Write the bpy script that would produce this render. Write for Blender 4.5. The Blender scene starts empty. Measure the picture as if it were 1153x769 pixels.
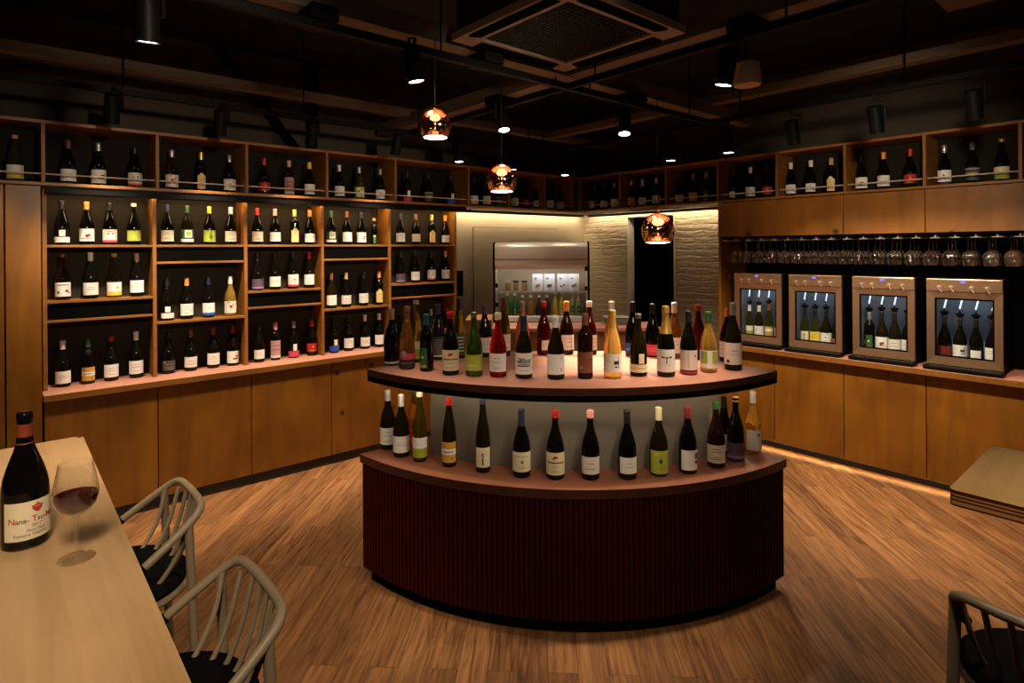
import bpy, bmesh, math, random
from mathutils import Vector, Matrix
random.seed(7)
PI = math.pi
COL = bpy.context.scene.collection
SC = bpy.context.scene

# ------------------------------------------------------------------ camera numbers (metres, room axes: X along the left wall, Y along the right wall)
F, CX, CY, RHO, EYE = 664.8, 576.5, 280.08, 0.00695, 1.75
RT, FW = (.757, -.6534), (.6534, .757)
def ray(px, py):
    dx, dy = px-CX, CY-py
    c, s = math.cos(-RHO), math.sin(-RHO)
    a, b = (c*dx-s*dy)/F, (s*dx+c*dy)/F
    return FW[0]+a*RT[0], FW[1]+a*RT[1], b
def on_z(px, py, z):
    r = ray(px, py); t = (z-EYE)/r[2]; return Vector((r[0]*t, r[1]*t, z))
def on_x(px, py, X):
    r = ray(px, py); t = X/r[0]; return Vector((X, r[1]*t, EYE+r[2]*t))
def on_y(px, py, Y):
    r = ray(px, py); t = Y/r[1]; return Vector((r[0]*t, Y, EYE+r[2]*t))

# ------------------------------------------------------------------ materials
MATS = {}
def S(r, g, b):
    f = lambda v: v/12.92 if v <= .04045 else ((v+.055)/1.055)**2.4
    return (f(r/255), f(g/255), f(b/255))
def mat(name, col, rough=.5, metal=0., trans=0., ior=1.45, emit=None, es=0., coat=0., spec=None, noise=0., nscale=40., bump=0.):
    if name in MATS: return MATS[name]
    m = bpy.data.materials.new(name); m.use_nodes = True
    nt = m.node_tree; p = nt.nodes['Principled BSDF']
    p.inputs['Base Color'].default_value = (*col, 1); p.inputs['Roughness'].default_value = rough
    p.inputs['Metallic'].default_value = metal; p.inputs['Transmission Weight'].default_value = trans
    p.inputs['IOR'].default_value = ior; p.inputs['Coat Weight'].default_value = coat
    if spec is not None: p.inputs['Specular IOR Level'].default_value = spec
    if emit: p.inputs['Emission Color'].default_value = (*emit, 1); p.inputs['Emission Strength'].default_value = es
    if noise or bump:
        tc = nt.nodes.new('ShaderNodeTexCoord'); n = nt.nodes.new('ShaderNodeTexNoise'); n.inputs['Scale'].default_value = nscale
        nt.links.new(tc.outputs['Object'], n.inputs['Vector'])
        if noise:
            mx = nt.nodes.new('ShaderNodeMix'); mx.data_type = 'RGBA'
            mx.inputs[6].default_value = (*[c*(1-noise) for c in col], 1); mx.inputs[7].default_value = (*[min(1, c*(1+noise)) for c in col], 1)
            nt.links.new(n.outputs['Fac'], mx.inputs[0]); nt.links.new(mx.outputs[2], p.inputs['Base Color'])
        if bump:
            b = nt.nodes.new('ShaderNodeBump'); b.inputs['Strength'].default_value = bump; b.inputs['Distance'].default_value = .01
            nt.links.new(n.outputs['Fac'], b.inputs['Height']); nt.links.new(b.outputs['Normal'], p.inputs['Normal'])
    MATS[name] = m; return m

def wood(name, c1, c2, axis='Z', scale=1., stretch=14., rough=.45, knots=0., rand=True, dist=1.2):
    """grain streaks along one object axis, with optional round dark knots"""
    if name in MATS: return MATS[name]
    m = bpy.data.materials.new(name); m.use_nodes = True
    nt = m.node_tree; N, L = nt.nodes, nt.links; p = N['Principled BSDF']; p.inputs['Roughness'].default_value = rough
    tc = N.new('ShaderNodeTexCoord'); oi = N.new('ShaderNodeObjectInfo')
    ad = N.new('ShaderNodeVectorMath'); ad.operation = 'ADD'
    sc = N.new('ShaderNodeVectorMath'); sc.operation = 'SCALE'; sc.inputs[3].default_value = 31. if rand else 0.
    cb = N.new('ShaderNodeCombineXYZ')
    for i in range(3): L.new(oi.outputs['Random'], cb.inputs[i])
    L.new(cb.outputs[0], sc.inputs[0]); L.new(tc.outputs['Object'], ad.inputs[0]); L.new(sc.outputs[0], ad.inputs[1])
    mp = N.new('ShaderNodeMapping'); v = [stretch*scale]*3; v['XYZ'.index(axis)] = 1.1*scale; mp.inputs['Scale'].default_value = v
    L.new(ad.outputs[0], mp.inputs['Vector'])
    n = N.new('ShaderNodeTexNoise'); n.inputs['Scale'].default_value = 1.; n.inputs['Detail'].default_value = 5; n.inputs['Distortion'].default_value = dist
    L.new(mp.outputs[0], n.inputs['Vector'])
    n2 = N.new('ShaderNodeTexNoise'); n2.inputs['Scale'].default_value = 2.6; n2.inputs['Detail'].default_value = 2; L.new(ad.outputs[0], n2.inputs['Vector'])
    mm = N.new('ShaderNodeMath'); mm.operation = 'MULTIPLY_ADD'; L.new(n2.outputs['Fac'], mm.inputs[0]); mm.inputs[1].default_value = .55; 
    mb = N.new('ShaderNodeMath'); mb.operation = 'MULTIPLY'; L.new(n.outputs['Fac'], mb.inputs[0]); mb.inputs[1].default_value = .6
    L.new(mb.outputs[0], mm.inputs[2])
    rp = N.new('ShaderNodeValToRGB'); rp.color_ramp.elements[0].position = .33; rp.color_ramp.elements[1].position = .78
    rp.color_ramp.elements[0].color = (*c2, 1); rp.color_ramp.elements[1].color = (*c1, 1)
    L.new(mm.outputs[0], rp.inputs[0]); out = rp.outputs[0]
    if knots:
        vo = N.new('ShaderNodeTexVoronoi'); vo.inputs['Scale'].default_value = knots
        L.new(ad.outputs[0], vo.inputs['Vector'])
        kr = N.new('ShaderNodeValToRGB'); kr.color_ramp.elements[0].position = .045; kr.color_ramp.elements[1].position = .10
        L.new(vo.outputs['Distance'], kr.inputs[0])
        mx = N.new('ShaderNodeMix'); mx.data_type = 'RGBA'; L.new(kr.outputs[0], mx.inputs[0])
        mx.inputs[6].default_value = (*[c*.18 for c in c2], 1); L.new(out, mx.inputs[7]); out = mx.outputs[2]
    L.new(out, p.inputs['Base Color'])
    MATS[name] = m; return m

def thin_glass(name, tint=(1, 1, 1), refl=.9, f0=.05, power=4., rough=.02):
    if name in MATS: return MATS[name]
    m = bpy.data.materials.new(name); m.use_nodes = True; nt = m.node_tree; N, L = nt.nodes, nt.links
    N.remove(N['Principled BSDF']); o = N['Material Output']
    t = N.new('ShaderNodeBsdfTransparent'); t.inputs[0].default_value = (*tint, 1)
    g = N.new('ShaderNodeBsdfGlossy'); g.inputs['Roughness'].default_value = rough; g.inputs[0].default_value = (refl, refl, refl, 1)
    lw = N.new('ShaderNodeLayerWeight'); lw.inputs[0].default_value = .5
    pw = N.new('ShaderNodeMath'); pw.operation = 'POWER'; L.new(lw.outputs['Facing'], pw.inputs[0]); pw.inputs[1].default_value = power
    f = N.new('ShaderNodeMath'); f.operation = 'MULTIPLY_ADD'; L.new(pw.outputs[0], f.inputs[0]); f.inputs[1].default_value = .85; f.inputs[2].default_value = f0
    x = N.new('ShaderNodeMixShader'); L.new(f.outputs[0], x.inputs[0]); L.new(t.outputs[0], x.inputs[1]); L.new(g.outputs[0], x.inputs[2]); L.new(x.outputs[0], o.inputs[0])
    MATS[name] = m; return m

def floor_mat():
    m = bpy.data.materials.new('oak_floor_planks'); m.use_nodes = True; nt = m.node_tree; N, L = nt.nodes, nt.links; p = N['Principled BSDF']
    tc = N.new('ShaderNodeTexCoord'); mp = N.new('ShaderNodeMapping'); mp.inputs['Rotation'].default_value = (0, 0, -math.radians(46)); L.new(tc.outputs['Object'], mp.inputs[0])
    br = N.new('ShaderNodeTexBrick'); L.new(mp.outputs[0], br.inputs['Vector']); br.inputs['Scale'].default_value = 1
    br.inputs['Brick Width'].default_value = 1.22; br.inputs['Row Height'].default_value = .125; br.inputs['Mortar Size'].default_value = .0012; br.offset = .37
    br.inputs['Color1'].default_value = (.02, .02, .02, 1); br.inputs['Color2'].default_value = (1, 1, 1, 1); br.inputs['Mortar'].default_value = (.5, .5, .5, 1); br.inputs['Bias'].default_value = 0
    sh = N.new('ShaderNodeVectorMath'); sh.operation = 'SCALE'; L.new(br.outputs['Color'], sh.inputs[0]); sh.inputs[3].default_value = 9.
    ad = N.new('ShaderNodeVectorMath'); ad.operation = 'ADD'; L.new(mp.outputs[0], ad.inputs[0]); L.new(sh.outputs[0], ad.inputs[1])
    m2 = N.new('ShaderNodeMapping'); m2.inputs['Scale'].default_value = (1.6, 22, 1); L.new(ad.outputs[0], m2.inputs[0])
    n = N.new('ShaderNodeTexNoise'); n.inputs['Scale'].default_value = 1.3; n.inputs['Detail'].default_value = 6; n.inputs['Distortion'].default_value = 1.5; n.inputs['Roughness'].default_value = .62; L.new(m2.outputs[0], n.inputs['Vector'])
    rp = N.new('ShaderNodeValToRGB'); e = rp.color_ramp.elements; e[0].position = .32; e[0].color = (.125, .046, .013, 1); e[1].position = .68; e[1].color = (.42, .195, .072, 1)
    L.new(n.outputs['Fac'], rp.inputs[0])
    hs = N.new('ShaderNodeMix'); hs.data_type = 'RGBA'; hs.blend_type = 'MULTIPLY'; hs.inputs[0].default_value = 1; L.new(rp.outputs[0], hs.inputs[6])
    r2 = N.new('ShaderNodeValToRGB'); r2.color_ramp.elements[0].color = (.66, .62, .58, 1); r2.color_ramp.elements[1].color = (1.1, 1.08, 1.05, 1); L.new(br.outputs['Color'], r2.inputs[0]); L.new(r2.outputs[0], hs.inputs[7])
    mo = N.new('ShaderNodeMix'); mo.data_type = 'RGBA'; L.new(br.outputs['Fac'], mo.inputs[0]); L.new(hs.outputs[2], mo.inputs[6]); mo.inputs[7].default_value = (.06, .03, .015, 1)
    L.new(mo.outputs[2], p.inputs['Base Color']); p.inputs['Roughness'].default_value = .5; p.inputs['Specular IOR Level'].default_value = .35
    b = N.new('ShaderNodeBump'); b.inputs['Strength'].default_value = .12; b.inputs['Distance'].default_value = .004; L.new(n.outputs['Fac'], b.inputs['Height']); L.new(b.outputs[0], p.inputs['Normal'])
    return m

def brick_mat():
    m = bpy.data.materials.new('rough_plastered_brick'); m.use_nodes = True; nt = m.node_tree; N, L = nt.nodes, nt.links; p = N['Principled BSDF']
    tc = N.new('ShaderNodeTexCoord'); mp = N.new('ShaderNodeMapping'); mp.inputs['Rotation'].default_value = (PI/2, 0, PI/2); 
    sp = N.new('ShaderNodeSeparateXYZ'); L.new(tc.outputs['Object'], sp.inputs[0]); cb = N.new('ShaderNodeCombineXYZ'); L.new(sp.outputs[1], cb.inputs[0]); L.new(sp.outputs[2], cb.inputs[1])
    nz = N.new('ShaderNodeTexNoise'); nz.inputs['Scale'].default_value = 7; nz.inputs['Detail'].default_value = 4; L.new(cb.outputs[0], nz.inputs['Vector'])
    wv = N.new('ShaderNodeVectorMath'); wv.operation = 'MULTIPLY_ADD'; L.new(nz.outputs['Color'], wv.inputs[0]); wv.inputs[1].default_value = (.05, .05, 0); L.new(cb.outputs[0], wv.inputs[2])
    br = N.new('ShaderNodeTexBrick'); L.new(wv.outputs[0], br.inputs['Vector']); br.inputs['Scale'].default_value = 1; br.inputs['Brick Width'].default_value = .21; br.inputs['Row Height'].default_value = .065; br.inputs['Mortar Size'].default_value = .012; br.inputs['Mortar Smooth'].default_value = 1
    n3 = N.new('ShaderNodeTexNoise'); n3.inputs['Scale'].default_value = 34; n3.inputs['Detail'].default_value = 3
    m3 = N.new('ShaderNodeMapping'); m3.inputs['Scale'].default_value = (.28, 1, 1); L.new(cb.outputs[0], m3.inputs[0]); L.new(m3.outputs[0], n3.inputs['Vector'])
    a = N.new('ShaderNodeMath'); a.operation = 'MULTIPLY_ADD'; L.new(br.outputs['Fac'], a.inputs[0]); a.inputs[1].default_value = -.28; L.new(n3.outputs['Fac'], a.inputs[2])
    b = N.new('ShaderNodeBump'); b.inputs['Strength'].default_value = .8; b.inputs['Distance'].default_value = .012; L.new(a.outputs[0], b.inputs['Height']); L.new(b.outputs[0], p.inputs['Normal'])
    p.inputs['Base Color'].default_value = (.38, .315, .225, 1); p.inputs['Roughness'].default_value = .8
    return m

W_DOOR = wood('knotty_plywood', (.310, .116, .0090), (.130, .042, .003), 'Z', 1., 7., .42, knots=3.3)
W_EDGE = wood('plywood_edge', (.31, .118, .014), (.17, .058, .006), 'X', 1., 30., .5)
W_SHELF = wood('shelf_plywood', (.31, .118, .014), (.19, .066, .007), 'X', 1., 16., .45)
W_ASH = wood('ash_veneer', (.64, .40, .20), (.41, .23, .095), 'Y', 1.1, 22., .42, rand=False, dist=.9)
W_TOPS = wood('rosewood_laminate', (.45, .20, .135), (.35, .145, .095), 'X', 1., 9., .5)
W_ISLE = wood('walnut_red_laminate', (.22, .078, .040), (.16, .054, .028), 'X', 1., 12., .45)
W_RIM = wood('dark_walnut_edge', (.085, .024, .013), (.045, .012, .007), 'X', 1., 20., .42)
M_SLAT = mat('dark_red_slats', (.046, .0045, .0022), .6, spec=.12, noise=.25, nscale=9)
M_BLACK = mat('matte_black', (.004, .0035, .003), .8, spec=0.)
M_PLINTH = mat('black_plinth', (.012, .011, .009), .5)
M_SATIN = mat('black_satin_metal', (.004, .0038, .0035), .5, spec=.12)
M_DARKBACK = mat('led_lit_backing', (.036, .029, .019), .8, noise=.15, spec=.1)  # lighter copy of the dark backing, LED wash put into the colour
M_DARKUP = mat('black_brown_backing', (.016, .0125, .0085), .8, noise=.15, spec=.1)
M_WALLUP = mat('dark_taupe_paint', (.055, .040, .027), .8, noise=.1)
M_CEIL = mat('black_ceiling_paint', (.010, .008, .007), .9)
M_BEAM = mat('brown_grey_beam', (.13, .088, .055), .7, noise=.15, nscale=8)
M_PLASTER = mat('warm_grey_plaster', (.40, .335, .24), .7, noise=.05, nscale=14)
M_COREGREY = mat('warm_grey_panel', (.17, .145, .115), .6)
M_STEEL = mat('brushed_steel', (.56, .345, .205), .28, metal=.82, noise=.06, nscale=60)
M_STEELW = mat('pale_steel', (.72, .62, .54), .3, metal=.6)
M_TAUPE = mat('taupe_powder_coat', (.255, .19, .115), .42)
M_CUSH = mat('black_fabric', (.004, .0035, .0035), .95, spec=.05, bump=.2, nscale=300)
def copper():
    m = bpy.data.materials.new('copper_mirror_glass'); m.use_nodes = True; nt = m.node_tree; N, L = nt.nodes, nt.links
    N.remove(N['Principled BSDF']); o = N['Material Output']
    t = N.new('ShaderNodeBsdfTransparent'); t.inputs[0].default_value = (1., .80, .64, 1)
    g = N.new('ShaderNodeBsdfGlossy'); g.inputs['Roughness'].default_value = .04; g.inputs[0].default_value = (1., .66, .47, 1)
    x = N.new('ShaderNodeMixShader'); x.inputs[0].default_value = .78; L.new(t.outputs[0], x.inputs[1]); L.new(g.outputs[0], x.inputs[2]); L.new(x.outputs[0], o.inputs[0]); return m
M_COPPER = copper()
M_DARKMET = mat('dark_metal', (.03, .028, .027), .35, metal=.6)
M_CORD = mat('black_cord', (.01, .01, .01), .6)
M_RAIL = mat('thin_bright_rod', (.85, .68, .54), .3, metal=.3)
def led(name, col, s): return mat(name, (.8, .8, .8), .5, emit=col, es=s)
WARM = (1., .74, .42)
L_STRIP = led('warm_led_strip', (1., .77, .46), 80.)
L_STRIP2 = led('warm_led_strip_soft', (1., .78, .46), 60.0)
L_ISLE = led('warm_led_island', (1., .80, .54), 34.0)
L_KICK = led('warm_led_kick', (1., .72, .38), 26.)
L_LENS = led('spot_lens', (1., .82, .62), 14.)
L_GLOBE = led('globe_diffuser', (1., .80, .60), 9.)
L_BLUE = mat('blue_display', (.01, .01, .03), .4, emit=(.16, .12, 1.), es=2.2)
L_COOL = led('cool_white_led', (.80, .90, 1.), 15.)
L_FRIDGE = led('fridge_led', (.95, .97, 1.), 12.)

# ------------------------------------------------------------------ mesh helpers
def new_obj(name, bm, mats, parent=None, smooth=False, loc=None, fix=True):
    if fix: bmesh.ops.recalc_face_normals(bm, faces=bm.faces)
    me = bpy.data.meshes.new(name); bm.to_mesh(me); bm.free()
    if not isinstance(mats, (list, tuple)): mats = [mats]
    for m in mats: me.materials.append(m)
    if smooth:
        for p in me.polygons: p.use_smooth = True
        me.set_sharp_from_angle(angle=math.radians(38))
    o = bpy.data.objects.new(name, me); COL.objects.link(o)
    if parent: o.parent = parent
    if loc: o.location = loc
    return o
def tag(o, label=None, cat=None, group=None, kind=None):
    if label: o['label'] = label
    if cat: o['category'] = cat
    if group: o['group'] = group
    if kind: o['kind'] = kind
    return o
def thing(name, label, cat, loc=(0, 0, 0), rz=0., group=None):
    o = bpy.data.objects.new(name, None); COL.objects.link(o); o.location = loc; o.rotation_euler = (0, 0, rz); o.empty_display_size = .05
    return tag(o, label, cat, group)
def box(bm, x0, x1, y0, y1, z0, z1, mi=0, bev=0.):
    vs = [bm.verts.new(p) for p in ((x0, y0, z0), (x1, y0, z0), (x1, y1, z0), (x0, y1, z0), (x0, y0, z1), (x1, y0, z1), (x1, y1, z1), (x0, y1, z1))]
    fs = [bm.faces.new([vs[i] for i in q]) for q in ((0, 3, 2, 1), (4, 5, 6, 7), (0, 1, 5, 4), (1, 2, 6, 5), (2, 3, 7, 6), (3, 0, 4, 7))]
    for f in fs: f.material_index = mi
    if bev:
        es = list({e for f in fs for e in f.edges})
        r = bmesh.ops.bevel(bm, geom=es, offset=bev, segments=2, profile=.5, affect='EDGES')
        for f in r['faces']: f.material_index = mi
    return fs
def B(name, dims, m, parent=None, bev=.002, kind=None):
    """one box as one object; its origin sits at the middle of its base"""
    x0, x1, y0, y1, z0, z1 = dims
    c = Vector(((x0+x1)/2, (y0+y1)/2, z0)); bm = bmesh.new()
    box(bm, x0-c.x, x1-c.x, y0-c.y, y1-c.y, 0, z1-z0, 0, bev)
    o = new_obj(name, bm, m, parent); o.location = c
    if parent and parent.type == 'EMPTY' or parent: o.location = c - (parent.location if parent else Vector())
    if kind: o['kind'] = kind
    return o
def lathe(bm, prof, n=28, mi=0, cx=0., cy=0., z0=0.):
    rings = []
    for r, z in prof:
        if r < 1e-6: rings.append([bm.verts.new((cx, cy, z0+z))])
        else: rings.append([bm.verts.new((cx+r*math.cos(2*PI*i/n), cy+r*math.sin(2*PI*i/n), z0+z)) for i in range(n)])
    for a, b in zip(rings, rings[1:]):
        for i in range(n):
            j = (i+1) % n
            if len(a) == 1 and len(b) == 1: continue
            q = [a[0], b[j], b[i]] if len(a) == 1 else ([a[i], a[j], b[0]] if len(b) == 1 else [a[i], a[j], b[j], b[i]])
            try: bm.faces.new(q).material_index = mi
            except ValueError: pass
def tube(bm, pts, r, n=10, mi=0, cap=True):
    pts = [Vector(p) for p in pts]; rings = []; up = None
    for i, p in enumerate(pts):
        t = (pts[min(i+1, len(pts)-1)]-pts[max(i-1, 0)]).normalized()
        if up is None:
            up = Vector((0, 0, 1)) if abs(t.z) < .9 else Vector((1, 0, 0))
        up = (up-t*up.dot(t)).normalized(); s = t.cross(up)
        rr = r[i] if isinstance(r, (list, tuple)) else r
        rings.append([bm.verts.new(p+(up*math.cos(2*PI*k/n)+s*math.sin(2*PI*k/n))*rr) for k in range(n)])
    for a, b in zip(rings, rings[1:]):
        for k in range(n): bm.faces.new((a[k], a[(k+1) % n], b[(k+1) % n], b[k])).material_index = mi
    if cap:
        bm.faces.new(list(reversed(rings[0]))).material_index = mi; bm.faces.new(rings[-1]).material_index = mi
def smooth_path(P, k=6):
    """Catmull-Rom through points"""
    P = [Vector(p) for p in P]; Q = [P[0]*2-P[1]]+P+[P[-1]*2-P[-2]]; out = []
    for i in range(1, len(Q)-2):
        a, b, c, d = Q[i-1:i+3]
        for j in range(k):
            t = j/k; out.append(.5*((2*b)+(c-a)*t+(2*a-5*b+4*c-d)*t*t+(3*b-a-3*c+d)*t**3))
    out.append(P[-1]); return out
def prism(bm, poly, z0, z1, mi=0, mi_top=None):
    a = [bm.verts.new((x, y, z0)) for x, y in poly]; b = [bm.verts.new((x, y, z1)) for x, y in poly]
    n = len(poly)
    for i in range(n): bm.faces.new((a[i], a[(i+1) % n], b[(i+1) % n], b[i])).material_index = mi
    bm.faces.new(list(reversed(a))).material_index = mi
    bm.faces.new(b).material_index = mi if mi_top is None else mi_top

ORD = ['first', 'second', 'third', 'fourth', 'fifth', 'sixth', 'seventh', 'eighth', 'ninth', 'tenth', 'eleventh', 'twelfth', 'thirteenth', 'fourteenth', 'fifteenth', 'sixteenth', 'seventeenth', 'eighteenth', 'nineteenth', 'twentieth', 'twenty-first', 'twenty-second']

# ------------------------------------------------------------------ bottles
COLS = dict(black=(.012, .011, .011), white=(.82, .78, .72), cream=(.80, .70, .45), red=(.46, .018, .014), pink=(.75, .33, .30), gold=(.75, .42, .06), yellow=(.80, .55, .06),
    orange=(.75, .30, .05), tan=(.55, .34, .16), brown=(.20, .07, .03), navy=(.020, .022, .062), blue=(.03, .08, .42), green=(.035, .11, .03), teal=(.012, .09, .08), silver=(.55, .52, .50),
    purple=(.11, .07, .17), maroon=(.20, .025, .02), beige=(.66, .55, .40), paper=(.86, .82, .75), pale=(.80, .70, .62), lime=(.45, .50, .06), leaf=(.36, .42, .03), grey=(.35, .32, .30),
    darkgrey=(.06, .055, .05), plum=(.10, .06, .09), rose=(.62, .05, .10), pinkgrey=(.50, .28, .28), ochre=(.60, .34, .05), apricot=(.85, .62, .26), skyblue=(.12, .35, .45), ink=(.02, .02, .025), brass=(.35, .22, .06))
def paper(c): return mat('label_'+c, COLS[c], .62)
def capmat(c):
    if c in ('gold', 'silver', 'brass'): return mat('foil_'+c, dict(gold=(.85, .52, .12)).get(c, COLS[c]), .3, metal=.75)
    return mat('capsule_'+c, COLS[c], .38)
GLASS = dict(
    dk=mat('black_green_glass', (.0035, .003, .002), .045, spec=.34),
    ol=mat('dark_olive_glass', (.014, .010, .0025), .05, trans=.25, ior=1.25),
    br=mat('dark_brown_glass', (.018, .006, .0025), .06, trans=.2, ior=1.25),
    pu=mat('dark_plum_glass', (.018, .008, .014), .06),
    gr=mat('leaf_green_glass', (.10, .24, .02), .04, trans=.9, ior=1.3),
    gh=mat('olive_green_glass', (.15, .15, .02), .04, trans=.88, ior=1.3),
    am=mat('amber_wine_glass', (.50, .21, .03), .04, trans=.8, ior=1.3),
    at=thin_glass('pale_amber_glass', (.86, .62, .30), .9, .05, 3.),
    yw=mat('golden_wine_glass', (.72, .44, .09), .04, trans=.75, ior=1.3),
    yl=mat('yellow_wine_glass', (.95, .60, .13), .04, trans=.6, ior=1.3),
    pw=thin_glass('pale_wine_glass', (.86, .79, .58), .9, .05, 3.),
    rs=mat('rose_wine_glass', (.50, .014, .010), .04, trans=.85, ior=1.3),
    rb=mat('ruby_wine_glass', (.11, .004, .005), .04, trans=.6, ior=1.3),
    co=mat('coral_wine_glass', (.85, .22, .10), .08, trans=.3, ior=1.3),
    pk=thin_glass('pinkish_brown_glass', (.50, .18, .12), .9, .05, 3.),
    cl=mat('clear_glass', (.95, .93, .85), .03, trans=.95, ior=1.3))
SHAPES = {  # outlines for a bottle 0.30 high
    'b': [(0, .006), (.024, .002), (.036, 0), (.0418, .005), (.0425, .02), (.0425, .116), (.0415, .134), (.0384, .154), (.0330, .175), (.0265, .195), (.0205, .212), (.0166, .227), (.0148, .241), (.0142, .283), (.0155, .284), (.0155, .2955), (.0142, .2985), (.0115, .30), (0, .2995)],
    'x': [(0, .006), (.024, .002), (.034, 0), (.0372, .005), (.0375, .02), (.0375, .184), (.0365, .195), (.0325, .208), (.0255, .219), (.0190, .227), (.0155, .236), (.0145, .25), (.0140, .283), (.0153, .284), (.0153, .2955), (.014, .2985), (.0115, .30), (0, .2995)],
    'h': [(0, .005), (.022, .002), (.032, 0), (.0345, .005), (.0350, .02), (.0350, .108), (.0340, .130), (.0312, .158), (.0272, .184), (.0225, .209), (.0182, .232), (.0150, .252), (.0138, .266), (.0130, .284), (.0142, .285), (.0142, .2955), (.0132, .2985), (.011, .30), (0, .2995)],
    'c': [(0, .006), (.026, .002), (.039, 0), (.0435, .005), (.0440, .02), (.0440, .105), (.0428, .125), (.0395, .150), (.0340, .175), (.0275, .200), (.0215, .222), (.0175, .242), (.0155, .262), (.0150, .276), (.0178, .278), (.0178, .284), (.0165, .287), (.0178, .294), (.0165, .299), (.011, .302), (0, .303)],
}
def r_at(prof, z):
    for (r0, a), (r1, b) in zip(prof[3:], prof[4:]):
        if a <= z <= b and b > a: return r0+(r1-r0)*(z-a)/(b-a)
    return prof[-4][0]
CACHE = {}
def shared(key, build):
    if key not in CACHE: CACHE[key] = build()
    return CACHE[key]
def mesh_of(name, bm, mats, smooth=True):
    bmesh.ops.recalc_face_normals(bm, faces=bm.faces)
    me = bpy.data.meshes.new(name); bm.to_mesh(me); bm.free()
    for m in mats: me.materials.append(m)
    if smooth:
        for p in me.polygons: p.use_smooth = True
        me.set_sharp_from_angle(angle=math.radians(40))
    return me
def link(name, me, parent):
    o = bpy.data.objects.new(name, me); COL.objects.link(o); o.parent = parent; return o

def scale_prof(sh, H, w=1.):
    k = H/.30; return [(r*(w if z < .25 else (1+w)/2)*(1+(k-1)*.35), z*k) for r, z in SHAPES[sh]]
def body_mesh(sh, H, g, w):
    bm = bmesh.new(); lathe(bm, scale_prof(sh, H, w), 26); return mesh_of('glass_body', bm, [GLASS[g]])
def cap_mesh(sh, H, c, w, style):
    P = scale_prof(sh, H, w); bm = bmesh.new(); k = H/.30; top = P[-1][1]
    z0 = {'s': top-.056*k, 'w': top-.032*k, 'f': top-.115*k, 'k': top-.014*k, 'l': top-.075*k}[style]
    e = {'s': .0009, 'w': .0018, 'f': .0009, 'k': .0006, 'l': .0009}[style]
    q = [(r_at(P, z0)-.0004, z0), (r_at(P, z0)+e, z0)]+[(r+e, z) for r, z in P if z > z0+.002 and r > .012]
    if style in 's l w'.split(): q = [(max(r, .0150), z) for r, z in q]; q[0] = (.0136, q[0][1])
    q += [(q[-1][0]*.72, top+.0012), (0, top+.0015)]
    if style == 'f': q = q[:-2]+[(.0185, top), (.015, top+.006), (.0, top+.008)]
    if style == 'k': q = [(.0135, top-.022), (.0156, top-.022), (.0158, top-.002), (.0145, top+.001), (0, top+.0014)]
    lathe(bm, q, 20); return mesh_of('capsule', bm, [capmat(c)])

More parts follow.
